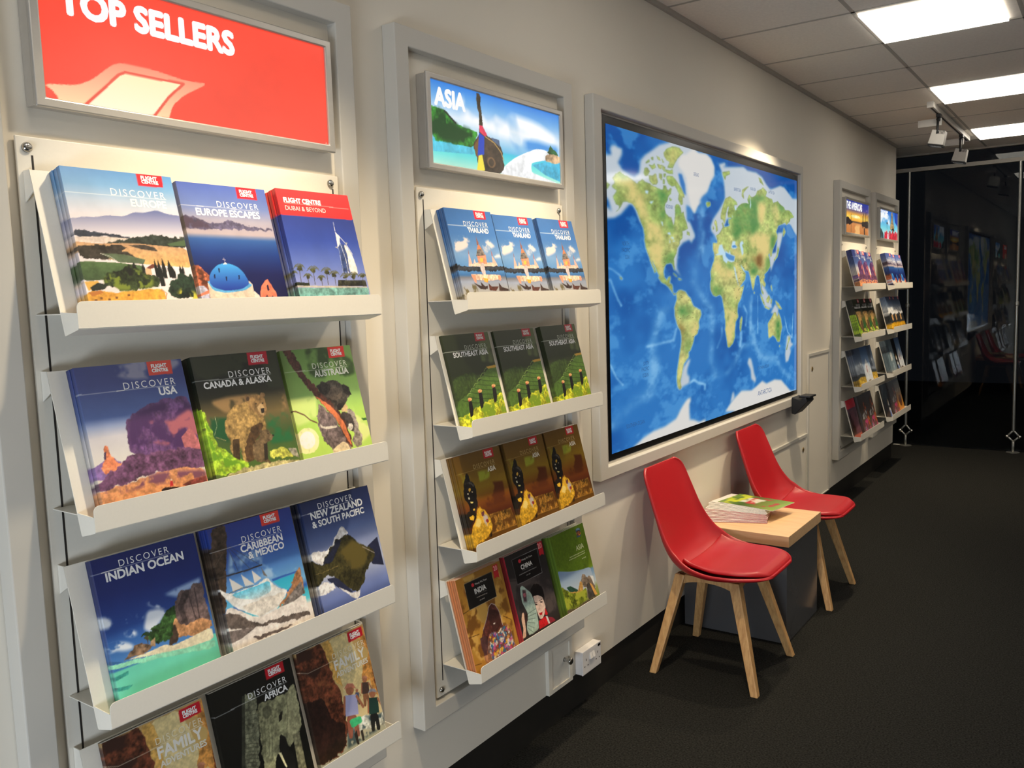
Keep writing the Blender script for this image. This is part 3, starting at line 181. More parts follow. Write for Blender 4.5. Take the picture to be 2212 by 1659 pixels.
'india':[('G',[0,150,104,40,300,178,128,50,600,186,136,54,1000,176,120,46]),('N',(206,160,80),4,0.5,[6,8,925,9,975,613,905,871,178,868,-50,622]),('N',(130,84,34),5,0.54,[6,8,925,9,975,613,905,871,178,868,-50,622]),('L',(90,56,26),9,[-23,334,150,324]),('L',(90,56,26),9,[-14,565,228,582]),('L',(90,56,26),9,[799,539,935,604]),('L',(90,56,26),9,[-14,830,138,850]),('P',(96,50,44),0.3,[556,374,605,362,671,385,734,462,738,587,746,636,414,675,215,766,208,652,319,568,453,472]),('L',(190,180,180),8,[319,568,449,478,552,380,612,365,683,395,731,469,746,620]),('P',(70,40,36),0.2,[515,418,618,419,700,461,721,552,669,617,559,658,512,585,491,496]),('P',(230,220,210),0,[555,554,604,558,589,570,557,566]),('L',(226,222,214),15,[483,639,552,672,643,664,692,638]),('P',(120,76,60),0.2,[394,647,502,636,655,675,750,629,836,635,873,699,892,829,929,893,298,893,241,810]),('N',(206,60,60),16,0.62,[394,647,502,636,651,682,750,629,836,635,873,699,892,829,920,895,301,887]),('N',(60,80,170),17,0.62,[394,647,502,636,651,682,750,629,836,635,873,699,892,829,920,895,301,887]),('N',(230,180,60),18,0.62,[394,647,502,636,651,682,750,629,836,635,873,699,892,829,920,895,301,887]),('N',(222,214,200),19,0.62,[394,647,502,636,651,682,750,629,836,635,873,699,892,829,920,895,301,887]),('N',(200,90,140),20,0.62,[394,647,502,636,651,682,750,629,836,635,873,699,892,829,920,895,301,887]),('N',(60,110,150),21,0.62,[394,647,502,636,651,682,750,629,836,635,873,699,892,829,920,895,301,887]),('P',(84,54,54),0.2,[222,626,339,625,370,694,274,812,230,800]),('P',(176,122,84),0.2,[212,803,362,805,367,889,244,901]),('P',(22,20,20),0,[158,70,772,71,762,328,151,328]),('L',(176,160,130),5,[158,70,772,71,762,328,151,328,158,70]),('P',(206,50,60),0,[356,122,349,129,338,133,324,134,311,131,301,125,296,117,297,109,304,102,315,98,328,97,342,100,352,106,357,114]),('T','Wendy_Wu_Tours',0,(220,214,206),1.0,[370,123,639,125]),('T','INDIA',1,(236,232,226),1.0,[334,202,583,209]),('L',(150,140,130),4,[339,215,592,224]),('L',(170,160,150),9,[348,245,374,246]),('L',(170,160,150),10,[388,246,415,247]),('L',(170,160,150),10,[429,247,455,248]),('L',(170,160,150),10,[470,248,497,248]),('L',(170,160,150),10,[511,249,538,249]),('L',(170,160,150),10,[553,250,580,250]),('L',(180,170,160),10,[401,283,426,283]),('L',(180,170,160),10,[440,284,465,284]),('L',(180,170,160),10,[479,284,504,284]),('P',(190,34,44),0,[815,22,927,21,912,165,870,144,803,153]),('T','20',1,(236,160,160),1.0,[828,74,910,76]),('P',(236,140,90),0,[-105,-12,-20,-1,-40,881,-127,850])],
'china':[('G',[0,40,36,36,300,46,42,44,500,58,52,52,700,52,46,48,1000,40,36,38]),('N',(84,74,72),3,0.5,[-18,240,1113,380,971,780,588,768,7,665]),('L',(30,26,26),9,[-8,254,183,288]),('L',(30,26,26),9,[147,352,53,489]),('P',(22,18,20),0.2,[429,429,535,406,637,425,721,478,735,568,694,637,518,565,464,530,418,481]),('P',(226,196,180),0,[460,521,575,532,680,579,690,644,704,686,634,755,556,791,490,775,467,685,469,585]),('P',(40,30,32),0,[518,623,513,625,504,626,491,624,478,621,467,617,460,613,459,609,463,607,473,607,485,608,499,611,510,615,517,619]),('P',(40,30,32),0,[655,628,651,630,640,630,626,628,611,624,598,620,590,616,588,612,593,610,604,610,618,612,633,616,646,620,654,624]),('P',(190,26,40),0,[505,717,596,723,571,748,518,743]),('L',(50,36,36),7,[457,590,525,602]),('L',(50,36,36),7,[574,597,670,596]),('P',(206,170,154),0,[564,680,559,686,552,691,545,692,539,691,535,687,535,681,537,674,542,668,549,664,556,662,562,663,566,667,566,673]),('P',(206,30,40),0.2,[461,791,639,780,686,830,695,879,430,875]),('P',(206,30,40),0,[679,696,714,766,685,783,638,764]),('P',(140,40,56),0.2,[702,803,817,838,869,883,695,879]),('P',(226,220,220),0,[647,782,689,792,716,876,670,873]),('P',(168,190,178),0.1,[211,366,268,359,335,401,422,474,456,543,462,629,453,773,414,871,171,878,138,810,214,677,245,655,175,524,185,443]),('L',(110,130,122),9,[241,661,466,654]),('L',(110,130,122),9,[226,688,429,699]),('L',(110,130,122),9,[211,715,392,743]),('L',(110,130,122),9,[195,741,355,788]),('L',(110,130,122),9,[180,768,318,832]),('L',(110,130,122),9,[165,794,282,876]),('N',(80,60,66),10,0.45,[247,397,324,421,290,543,210,525]),('P',(160,90,100),0.2,[309,475,301,483,287,488,270,489,255,485,243,478,237,469,239,459,247,451,261,447,277,446,293,449,305,456,311,466]),('P',(60,40,40),0.3,[153,625,241,661,203,728,121,745]),('P',(216,176,150),0,[118,624,161,627,136,719,122,791,85,871,-4,871,67,777,65,687]),('P',(18,16,18),0,[167,64,824,62,816,333,169,330]),('L',(150,150,150),5,[167,64,824,62,816,333,169,330,167,64]),('P',(200,46,60),0,[380,117,372,125,358,129,342,130,326,127,314,120,308,112,309,103,317,95,331,90,347,89,363,93,375,99,381,108]),('T','Wendy_Wu_Tours',0,(220,214,206),1.0,[388,116,665,117]),('T','CHINA',1,(236,232,226),1.0,[338,198,623,205]),('L',(140,140,140),4,[350,216,623,222]),('L',(150,146,144),10,[264,246,290,246]),('L',(150,146,144),10,[304,246,330,246]),('L',(150,146,144),10,[345,247,371,247]),('L',(150,146,144),10,[385,247,411,247]),('L',(150,146,144),10,[426,247,452,247]),('L',(150,146,144),10,[467,247,493,247]),('L',(150,146,144),10,[508,247,534,247]),('L',(150,146,144),10,[549,247,576,247]),('L',(150,146,144),10,[590,247,618,248]),('L',(150,146,144),10,[632,248,659,248]),('L',(150,146,144),10,[674,248,702,248]),('L',(170,166,160),10,[425,280,463,280]),('L',(170,166,160),10,[484,280,522,281]),('P',(196,34,48),0,[860,1,985,3,969,162,917,144,853,155]),('T','20',1,(236,160,160),1.0,[853,72,958,74])],
'green':[('G',[0,98,128,36,300,88,116,28,520,120,146,36,550,110,150,190,700,196,206,210,780,150,160,80,1000,120,130,50]),('P',(96,124,34),0,[-29,-32,974,-5,912,522,615,498,336,461,-31,381]),('Q',(120,150,190),(214,220,220),0,[-31,382,336,463,614,499,912,522,923,629,925,808,414,695,-33,589]),('P',(230,230,228),0,[853,614,936,639,907,745,845,717]),('P',(40,74,60),0.3,[137,605,244,610,418,689,423,711,223,702]),('P',(206,156,84),0.2,[402,714,541,614,605,635,556,741,436,750,207,727,170,669]),('P',(132,116,100),0.3,[571,598,669,549,753,615,794,598,837,607,853,644,920,755,887,867,621,851,695,706,585,696]),('P',(70,66,62),0.3,[699,685,771,678,891,860,655,858]),('P',(230,170,90),0.1,[785,688,845,717,935,855,856,852]),('P',(112,124,36),0.45,[-44,579,30,574,98,610,195,689,390,733,564,728,674,708,625,844,384,861,-8,840,-33,764]),('N',(170,176,60),9,0.52,[-9,580,191,695,657,734,595,830,319,846,-32,821]),('P',(96,84,70),0.3,[-20,830,234,862,693,860,948,866,893,980,-84,962]),('T','ASIA',0,(226,232,190),1.0,[641,275,870,281]),('L',(206,214,170),10,[414,313,441,313]),('L',(206,214,170),10,[456,314,483,314]),('L',(206,214,170),10,[497,314,524,314]),('L',(206,214,170),10,[539,314,566,315]),('L',(206,214,170),10,[581,315,608,315]),('L',(206,214,170),10,[623,315,650,316]),('L',(206,214,170),10,[665,316,693,316]),('L',(206,214,170),10,[708,316,736,317]),('L',(206,214,170),10,[751,317,778,317]),('L',(206,214,170),10,[793,317,822,317]),('L',(206,214,170),10,[837,318,865,318]),('L',(206,214,170),10,[380,339,409,339]),('L',(206,214,170),10,[424,339,453,339]),('L',(206,214,170),10,[468,339,497,340]),('L',(206,214,170),10,[513,340,542,340]),('L',(206,214,170),10,[558,340,587,340]),('L',(206,214,170),10,[603,340,632,341]),('L',(206,214,170),10,[648,341,678,341]),('L',(206,214,170),10,[694,341,724,341]),('L',(206,214,170),10,[740,341,770,342]),('L',(206,214,170),10,[786,342,816,342]),('L',(206,214,170),10,[832,342,862,342]),('L',(220,226,190),10,[742,390,770,390]),('L',(220,226,190),10,[786,390,814,390]),('L',(220,226,190),10,[829,391,857,391]),('P',(60,90,120),0,[751,41,883,46,863,139,746,140]),('P',(226,130,50),0,[873,110,861,119,838,125,810,125,782,119,760,110,748,99,748,87,761,78,784,73,812,73,839,78,862,87,874,98]),('T','go',1,(70,60,60),1.0,[755,101,864,106]),('P',(120,150,170),0,[783,36,848,40,881,64,762,54])],
'sign_red':[('G',[0,255,72,50,1000,255,76,56]),('Q',(255,150,120),(255,220,170),0,[4,885,92,852,136,789,199,635,229,604,323,605,432,640,509,625,423,765,381,872,364,1000,40,1000,30,930]),('P',(255,80,60),0,[0,890,20,910,38,960,42,1000,0,1000]),('Q',(255,240,190),(255,250,215),0,[117,1000,163,855,216,706,237,674,310,675,423,670,371,805,315,1000]),('L',(240,90,70),8,[110,1000,163,855,216,706,237,674,310,675,423,670,371,805,315,1000]),('P',(255,150,130),0,[975,1000,985,960,993,1000]),('T','TOP_SELLERS',2,(250,250,250),1.0,[62,312,612,314])],
'sign_beach':[('G',[0,50,130,225,200,120,180,235,400,225,238,248,550,190,222,244,690,110,190,230,720,60,200,225,850,110,225,220,1000,190,240,215]),('N',(250,252,255),3,0.42,[200,100,450,150,800,200,980,350,900,520,500,500,330,430,150,400]),('N',(60,130,215),3,0.45,[350,20,480,30,430,200,380,150]),('N',(70,150,225),3,0.48,[560,480,800,450,980,480,980,560,620,640]),('P',(50,120,40),0.4,[0,300,50,325,97,350,130,400,160,461,230,490,325,516,292,714,150,715,0,725]),('N',(26,70,28),14,0.5,[0,310,97,360,160,470,320,525,290,700,0,715]),('L',(40,44,40),9,[97,346,130,400,170,462]),('P',(90,200,225),0.1,[0,727,290,716,290,800,0,850]),('P',(70,185,220),0.15,[742,790,860,720,1000,705,1000,960,860,900]),('P',(252,254,255),0.04,[512,883,600,740,694,640,780,560,850,545,900,570,976,610,880,680,742,759,735,820,740,896,860,940,988,996,480,1000]),('P',(206,170,130),0.3,[870,640,905,585,990,600,998,694,930,712,865,700]),('P',(40,100,50),0.3,[885,590,895,520,914,466,940,520,965,545,985,600]),('P',(66,52,40),0.4,[290,680,331,538,375,521,442,560,480,640,507,729,514,870,495,960,433,1000,366,1000,310,900,291,802]),('P',(120,84,44),0,[290,690,331,560,340,640,320,860,300,800]),('L',(196,160,90),5,[375,545,440,600,490,700,512,800]),('P',(80,100,130),0,[420,540,480,550,485,640,470,620,430,575]),('P',(70,58,40),0.25,[310,23,353,27,356,429,375,521,335,545,334,400]),('P',(226,60,90),0,[333,420,358,420,390,520,372,545,335,500]),('P',(36,70,190),0,[330,510,368,550,363,777,314,807]),('P',(246,226,70),0,[322,800,348,782,366,978,306,995]),('P',(120,90,60),0,[447,860,444,890,435,915,422,928,408,928,395,915,386,890,383,860,386,830,395,805,408,792,422,792,435,805,444,830]),('P',(70,56,42),0,[435,860,433,882,427,899,419,909,411,909,403,899,397,882,395,860,397,838,403,821,411,811,419,811,427,821,433,838]),('T','ASIA',2,(250,250,250),1.0,[35,285,235,289])],
'sign_sunset':[('G',[0,40,56,150,250,70,66,140,400,236,170,70,500,255,214,90,600,250,170,60,630,60,50,50,680,214,140,80,1000,196,120,60]),('N',(150,110,140),3,0.5,[600,100,1000,150,1000,330,500,300]),('N',(190,150,180),4,0.5,[650,180,950,220,900,300]),('P',(255,240,150),0,[620,470,600,492,545,509,465,519,375,519,295,509,240,492,220,470,240,448,295,431,375,421,465,421,545,431,600,448]),('P',(255,250,200),0,[530,480,519,493,489,503,444,509,396,509,351,503,321,493,310,480,321,467,351,457,396,451,444,451,489,457,519,467]),('P',(46,36,36),0.4,[0,560,60,510,120,520,220,600,300,640,200,740,120,720,60,760,0,720]),('L',(40,30,30),12,[225,420,230,960]),('P',(50,40,36),0.4,[680,600,760,560,1000,540,1000,760,800,740,690,720]),('L',(36,30,30),18,[715,420,715,760]),('L',(36,30,30),18,[760,330,760,760]),('L',(36,30,30),18,[830,380,830,760]),('L',(36,30,30),18,[870,290,870,760]),('L',(36,30,30),18,[930,400,930,760]),('L',(36,30,30),18,[975,360,975,760]),('P',(70,50,40),0,[780,780,830,760,850,1000,790,1000]),('N',(240,180,110),6,0.5,[250,700,700,720,700,1000,250,1000]),('T','THE_AMERICAS',2,(250,250,250),1.0,[20,250,690,270])],
'sign_tower':[('G',[0,40,100,200,300,80,160,225,600,120,210,225,800,170,225,225,1000,150,190,200]),('N',(230,240,248),3,0.5,[0,100,500,150,560,500,0,480]),('P',(30,70,170),0,[800,0,1000,0,1000,500,850,350]),('P',(150,130,100),0.4,[620,60,660,0,690,60,730,330,780,440,820,640,560,640,590,440,610,330]),('P',(206,176,120),0.3,[600,440,760,440,800,620,570,620]),('P',(60,80,80),0.4,[0,620,100,680,200,820,220,1000,0,1000]),('L',(60,70,80),10,[390,480,400,640]),('P',(70,80,90),0,[440,440,436,457,425,471,409,479,391,479,375,471,364,457,360,440,364,423,375,409,391,401,409,401,425,409,436,423]),('P',(40,60,50),0.3,[640,640,760,560,820,660,700,720]),('P',(206,40,60),0.25,[265,760,335,760,350,1000,250,1000]),('P',(230,190,160),0,[320,740,318,751,312,760,304,765,296,765,288,760,282,751,280,740,282,729,288,720,296,715,304,715,312,720,318,729]),('P',(206,40,60),0.25,[345,720,415,720,430,1000,330,1000]),('P',(230,190,160),0,[400,700,398,711,392,720,384,725,376,725,368,720,362,711,360,700,362,689,368,680,376,675,384,675,392,680,398,689]),('P',(206,40,60),0.25,[425,780,495,780,510,1000,410,1000]),('P',(230,190,160),0,[480,760,478,771,472,780,464,785,456,785,448,780,442,771,440,760,442,749,448,740,456,735,464,735,472,740,478,749]),('P',(206,40,60),0.25,[525,700,595,700,610,1000,510,1000]),('P',(230,190,160),0,[580,680,578,691,572,700,564,705,556,705,548,700,542,691,540,680,542,669,548,660,556,655,564,655,572,660,578,669]),('P',(206,40,60),0.25,[605,760,675,760,690,1000,590,1000]),('P',(230,190,160),0,[660,740,658,751,652,760,644,765,636,765,628,760,622,751,620,740,622,729,628,720,636,715,644,715,652,720,658,729]),('P',(206,40,60),0.25,[685,690,755,690,770,1000,670,1000]),('P',(230,190,160),0,[740,670,738,681,732,690,724,695,716,695,708,690,702,681,700,670,702,659,708,650,716,645,724,645,732,650,738,659]),('P',(206,40,60),0.25,[765,740,835,740,850,1000,750,1000]),('P',(230,190,160),0,[820,720,818,731,812,740,804,745,796,745,788,740,782,731,780,720,782,709,788,700,796,695,804,695,812,700,818,709]),('P',(206,40,60),0.25,[845,680,915,680,930,1000,830,1000]),('P',(230,190,160),0,[900,660,898,671,892,680,884,685,876,685,868,680,862,671,860,660,862,649,868,640,876,635,884,635,892,640,898,649]),('P',(206,40,60),0.25,[925,720,995,720,1010,1000,910,1000]),('P',(230,190,160),0,[980,700,978,711,972,720,964,725,956,725,948,720,942,711,940,700,942,689,948,680,956,675,964,675,972,680,978,689]),('P',(230,220,225),0,[420,800,470,790,500,1000,420,1000]),('T','EUROPE',2,(250,250,250),1.0,[20,255,420,262])],
'peak':[('G',[0,70,84,112,250,96,112,140,450,160,172,186,600,110,120,130,1000,130,110,50]),('P',(120,130,146),0.3,[0,560,200,430,350,380,480,480,700,330,1000,520,1000,700,0,700]),('P',(226,230,234),0,[650,370,700,330,780,400,700,430]),('P',(60,66,70),0.3,[0,640,500,620,1000,660,1000,760,0,740]),('P',(196,160,60),0.5,[0,740,400,690,1000,720,1000,1000,0,1000]),('P',(40,44,60),0,[0,0,300,0,300,120,0,140])],
'alps':[('G',[0,60,76,110,200,110,130,160,350,190,196,206,500,90,96,110,1000,190,140,40]),('P',(236,238,242),0.2,[0,420,250,300,420,380,650,280,1000,430,1000,520,0,520]),('P',(50,54,56),0.4,[0,500,300,440,600,520,1000,470,1000,740,0,760]),('P',(206,160,110),0.4,[350,520,600,500,620,660,360,680]),('P',(216,160,40),0.5,[0,760,450,720,1000,740,1000,1000,0,1000]),('P',(232,28,46),0,[690,0,900,0,900,90,690,90]),('T','FLIGHT',2,(250,250,250),1.0,[726,43,858,43]),('T','CENTRE',2,(250,250,250),1.0,[726,70,864,70])],
'ice':[('G',[0,60,90,140,300,120,150,190,600,190,205,225,1000,206,214,230]),('P',(226,232,244),0.15,[200,500,560,300,1000,640,1000,1000,0,1000]),('P',(180,70,80),0,[420,480,480,470,500,640,430,650]),('P',(96,76,60),0.3,[0,900,500,820,1000,900,1000,1000,0,1000])],
'redband':[('G',[0,190,28,48,220,186,30,50,230,70,50,80,400,60,34,40,700,60,40,30,850,56,34,26,860,190,100,80,1000,180,90,70]),('N',(110,70,80),4,0.5,[0,250,1000,250,1000,850,0,850])],
'fest':[('G',[0,52,40,36,300,70,56,48,600,96,80,70,1000,110,70,70]),('N',(206,200,196),8,0.52,[200,500,800,400,900,1000,100,1000]),('N',(200,70,120),7,0.55,[300,650,900,600,950,1000,250,1000]),('N',(190,90,50),6,0.55,[500,200,1000,150,1000,800,600,800]),('N',(60,110,170),9,0.6,[100,800,500,800,500,1000,100,1000])],
'statue':[('G',[0,90,104,116,500,110,130,140,800,120,140,150,1000,200,160,130]),('P',(196,200,200),0.3,[350,350,650,330,700,560,400,600]),('P',(60,70,80),0.3,[0,150,400,150,420,330,0,330]),('P',(150,166,176),0.2,[450,650,700,640,680,900,430,920])],
'night':[('G',[0,14,14,18,500,22,18,18,1000,30,24,22]),('N',(226,170,60),6,0.45,[450,450,700,420,850,900,560,980]),('N',(230,225,220),9,0.5,[550,500,750,480,900,950,650,980]),('N',(60,110,190),7,0.5,[600,750,850,740,860,1000,620,1000])],
'amber':[('G',[0,84,76,66,300,130,112,90,550,222,160,70,1000,226,150,50]),('P',(110,60,30),0.3,[790,640,767,709,703,765,611,796,509,796,417,765,353,709,330,640,353,571,417,515,509,484,611,484,703,515,767,571]),('N',(236,226,190),4,0.5,[0,300,1000,300,1000,500,0,500]),('P',(40,34,34),0,[0,0,1000,0,1000,60,0,90])],
'meadow':[('G',[0,120,150,70,400,70,100,40,1000,150,180,70]),('N',(220,220,200),5,0.5,[300,200,800,250,750,600,350,550]),('N',(190,60,60),6,0.58,[250,400,900,350,850,900,200,850]),('N',(206,214,60),6,0.55,[0,0,1000,0,1000,300,0,250])],
}
MAP=[('S',[-5,95,18,89,16,65,31,57,41,63,56,63,56,80,42,109,57,127,83,137,99,140,115,127,120,105,123,83,140,64,171,40,199,18,243,-1,346,-8,371,6,411,2,436,14,453,40,453,75,435,98,415,140,387,164,368,191,392,177,364,201,350,228,332,207,312,201,314,257,328,259,351,301,351,314,339,324,336,335,324,323,295,335,276,354,269,392,266,424,285,456,255,427,230,352,179,294,117,280,101,243,88,227,79,229,70,239,48,263,26,276,-9,283,-8,245,-2,244,10,252,16,261,6,225,-7,209],{}),
('A',[311,26,346,-1,371,8,411,4,434,17,450,43,448,73,432,97,412,138,384,160,369,182,386,176,364,199,350,227,335,207,323,171,318,140,313,106,299,88,280,74,277,58,292,30],{}),
('B',[277,98,293,97,307,131,311,169,298,160,284,128],{}),
('S',[475,27,512,13,515,24,498,34,522,28,620,9,643,19,698,17,739,29,765,54,795,72,821,63,867,45,900,48,939,73,963,89,1020,84,1020,271,979,245,949,213,853,214,604,176,517,234,489,284,462,316,452,298,433,283,430,265,443,237,473,203,507,157,507,126,504,94,498,71,488,45],{}),
('B',[914,219,939,211,979,253,984,268,949,276,919,258],{}),
('S',[316,750,324,753,309,785,307,804,318,813,318,838,286,845,275,851,264,845,275,823,290,775],{}),
('S',[920,727,945,729,955,765,973,773,945,788,952,809,930,850,910,851,905,814,915,755],{}),
('S',[646,792,662,799,674,833,682,866,694,889,690,907,662,886,658,846,638,814],{}),
('S',[798,615,807,602,830,575,853,596,848,638,825,617],{}),
('S',[729,483,755,502,772,524,798,552,807,594,754,585,737,550],{}),
('S',[848,256,891,252,867,318,812,405,798,432,794,405,785,354,835,344],{}),
('A',[503,987,539,956,557,945,599,923,665,934,694,924,736,907,766,924,825,917,876,929,920,968,950,994,1023,1003,1056,1059,719,1039],{}),
('S',[532,959,546,917,554,919,557,947],{}),
('A',[70,1003,86,996,117,981,155,970,206,967,255,952,272,928,287,911,304,895,322,890,323,906,316,915,318,972,339,978,363,992,395,990,394,1051,166,1028],{}),
('L',[32,146,48,136,57,141,65,145,81,146,96,153,105,160,110,151,119,148,126,143,138,150,155,153,164,159,182,161,194,163,209,164,213,148,223,147,226,156,233,161,241,152,246,153,243,170,234,184,228,197,218,209,215,226,221,241,239,254,246,253,251,271,255,282,259,266,263,244,260,215,265,206,275,205,285,217,289,234,296,226,302,244,313,263,318,280,313,284,292,293,296,303,293,318,281,330,278,341,270,354,264,375,253,397,254,414,256,429,251,425,245,408,234,405,218,408,210,419,206,436,211,456,221,467,227,454,237,450,234,467,233,475,245,482,246,499,248,509,262,514,254,518,243,505,230,490,214,479,198,469,186,458,192,452,179,434,170,412,160,400,167,416,175,436,170,440,162,420,149,392,141,371,137,353,135,337,137,319,130,298,119,278,111,259,101,239,101,239,88,227,70,220,57,224,48,238,41,248,26,261,42,245,44,236,34,233,27,222,22,212,31,202,36,193,22,188,19,182,29,174,30,168,22,158],{}),
('L',[228,114,255,112,268,123,282,137,290,149,301,166,302,179,295,173,293,201,286,206,275,187,277,165,270,152,260,141,246,145,233,139,227,125],{}),
('L',[153,124,172,123,182,114,189,140,182,151,167,156,155,146],{}),
('L',[138,106,148,102,158,112,150,127,141,131,134,124],{}),
('L',[213,44,227,25,254,13,286,11,303,19,289,35,275,50,264,67,255,85,231,86,240,68,224,65,215,54],{}),
('L',[222,94,242,94,252,88,254,104,234,106,221,102],{}),
('L',[142,87,156,75,158,82,144,90],{}),
('L',[153,91,170,91,176,83,183,95,168,105],{}),
('L',[186,57,198,60,202,70,191,68],{}),
('L',[206,60,217,72,211,75],{}),
('L',[195,113,208,113,206,134,196,127],{}),
('L',[213,110,224,108,220,120,213,121],{}),
('L',[188,84,206,83,205,98,193,95],{}),
('L',[208,82,221,88,218,103,209,96],{}),
('L',[164,67,173,63,173,73,165,73],{}),
('L',[210,128,219,129,217,145,211,144],{}),
('L',[236,185,248,192,239,198],{}),
('L',[-5,174,5,173,12,179,5,191,-5,196],{}),
('L',[248,439,260,448,270,455,263,454,252,446],{}),
('L',[271,458,289,465,274,466],{}),
('L',[313,293,325,296,327,307,313,305],{}),
('L',[41,454,47,458,47,465,42,460],{}),
('W',[226,306,238,302,241,313,230,310],{}),
('W',[235,321,239,339,234,339],{}),
('W',[239,318,251,318,255,328,246,324],{}),
('W',[199,269,207,271,209,285,205,281],{}),
('W',[140,176,152,176,148,187,140,184],{}),
('W',[154,211,171,206,163,217],{}),
('W',[249,330,261,331,251,335],{}),
('L',[263,513,274,502,288,501,303,506,314,517,328,529,334,547,340,560,358,568,376,578,380,594,369,618,366,645,358,665,344,673,338,692,332,705,323,722,314,725,315,745,305,753,293,764,290,779,284,803,277,823,283,844,276,852,265,841,261,823,264,797,266,771,271,746,277,720,280,690,282,664,279,644,267,626,259,606,255,584,254,560,259,545,266,531],{}),
('L',[450,374,449,368,443,352,444,328,445,329,465,325,463,309,459,298,475,289,489,272,496,264,489,248,496,243,503,261,524,258,538,251,529,240,529,224,545,224,545,219,527,221,524,207,534,185,530,180,515,207,512,232,505,249,496,232,484,232,485,209,500,181,514,151,539,138,553,145,574,155,579,167,563,170,571,189,582,173,604,158,631,152,650,155,642,136,654,114,670,125,694,111,702,92,727,83,743,71,769,87,760,109,782,112,808,113,817,131,849,119,872,129,895,135,905,147,939,146,964,160,979,173,949,185,944,196,914,216,905,209,853,225,835,253,844,269,844,283,826,311,812,331,808,345,805,362,796,365,792,349,781,357,785,365,790,384,794,405,777,427,751,443,755,454,746,467,759,486,755,500,738,491,729,478,733,507,746,523,744,531,735,523,725,494,721,470,717,449,700,446,688,465,684,491,676,511,668,493,660,457,648,431,625,429,606,414,599,404,602,412,613,429,631,442,625,467,602,484,589,495,619,490,611,512,598,539,582,564,578,591,582,619,567,638,559,672,559,694,548,718,530,731,519,728,511,694,506,665,506,621,501,584,493,558,495,557,490,538,476,526,453,532,440,524,429,505,426,485,431,459,428,434,435,413,448,392],{}),
('L',[605,613,606,633,597,680,591,665,593,632],{}),
('L',[456,238,463,244,469,278,459,284,457,263,449,250],{}),
('L',[443,262,450,273,443,277],{}),
('L',[409,179,429,175,431,188,415,196,409,188],{}),
('L',[496,53,536,41,538,53,515,64,511,81,498,64],{}),
('L',[650,81,631,98,617,117,621,139,607,128,612,103,631,87],{}),
('L',[714,35,731,38,750,64,723,53],{}),
('L',[895,228,909,248,891,273,888,249],{}),
('L',[849,315,859,332,847,363,823,384,821,378,841,359],{}),
('L',[721,525,742,547,758,579,746,571,729,544],{}),
('L',[757,580,792,594,785,598,754,587],{}),
('L',[767,551,785,533,793,549,781,569,767,564],{}),
('L',[830,560,855,574,881,602,858,598,839,577],{}),
('L',[802,487,809,520,797,498],{}),
('L',[798,555,807,552,803,574,796,571],{}),
('L',[680,516,689,522,682,526],{}),
('L',[776,655,803,637,821,614,835,615,846,635,855,616,872,642,881,686,872,722,862,750,843,744,830,726,811,715,798,722,780,726,776,690],{}),
('L',[858,765,867,768,862,776],{}),
('L',[935,731,946,744,932,763,920,796,914,792,929,756],{}),
('W',[451,371,471,364,470,351,477,332,492,329,495,340,505,354,514,361,504,346,519,357,530,361,533,348,540,365,564,371,562,392,544,397,522,392,516,402,498,391,493,370,461,372],{}),
('B',[509,359,530,365,562,373,558,391,529,387,512,375],{}),
('B',[475,339,488,334,488,357,473,363],{}),
('W',[544,333,551,313,568,313,566,324,580,336,566,343,546,341],{}),
('B',[548,331,566,327,577,336,551,339],{}),
('W',[595,316,610,307,617,319,607,324,615,341,616,358,608,368,600,345,594,328],{}),
('W',[556,410,566,420,587,494,576,474,564,442],{}),
('W',[599,404,617,424,630,429,617,430,602,414],{}),
('W',[660,118,665,156,661,174,658,164],{}),
('W',[560,171,567,190,577,186,571,177],{}),
('W',[549,209,554,218,550,221],{}),
('D',[268,561,296,556,337,565,325,584,301,600,273,585],{}),
('D',[300,679,320,684,320,721,296,727,300,699],{}),
('Y',[291,521,311,524,311,535,296,549],{}),
('Y',[321,615,369,618,363,650,344,675,335,692,324,646],{}),
('O',[264,606,284,625,300,646,294,672,283,699,280,686,286,656,267,621],{}),
('Y',[278,720,294,722,287,752,275,827,266,837,264,797,271,746],{}),
('Y',[29,156,83,148,101,159,109,180,133,190,137,215,136,278,121,280,101,237,70,216,60,205,82,186,82,173,43,166],{}),
('Y',[118,231,137,231,155,268,205,296,209,353,208,415,177,416,158,386,139,345,140,313,131,278],{}),
('D',[207,167,233,164,227,195,214,213,221,245,205,271,195,240,203,209,181,167],{}),
('D',[219,383,251,376,256,393,245,406,210,415,205,405],{}),
('D',[221,259,244,267,255,291,238,293],{}),
('D',[33,144,52,135,81,145,65,151],{}),
('D',[264,209,283,217,286,236,266,236],{}),
('Y',[235,24,289,16,261,53,258,70,247,66],{}),
('Y',[172,408,203,411,205,442,212,458,196,465,187,446],{}),
('D',[582,173,642,141,702,110,756,110,756,126,710,142,705,202,722,234,681,286,649,266,603,275,573,314,545,279,552,230,567,195],{}),
('Y',[710,142,756,131,769,156,739,225,718,226],{}),
('Y',[808,137,848,140,872,184,839,226,826,189,803,167],{}),
('D',[844,122,895,137,905,156,872,168],{}),
('Y',[657,286,705,267,799,270,790,335,764,369,755,417,721,423,680,387,657,350],{}),
('Y',[546,347,588,345,625,366,660,367,652,418,625,427,599,399,580,390,544,362],{}),
('O',[660,354,680,369,717,357,738,356,744,406,725,417,705,415,680,392],{}),
('D',[660,393,680,397,713,423,696,444,664,449,652,424],{}),
('D',[768,371,790,376,790,411,755,441,764,406],{}),
('Y',[448,333,472,332,465,358,448,364],{}),
('D',[799,276,835,268,826,320,794,341],{}),
('Y',[497,198,507,197,514,158,542,140,521,143,497,177,484,223],{}),
('Y',[503,579,579,576,578,616,559,667,548,680,509,677,506,613],{}),
('Y',[506,621,575,626,556,689,530,726,519,725,509,684],{}),
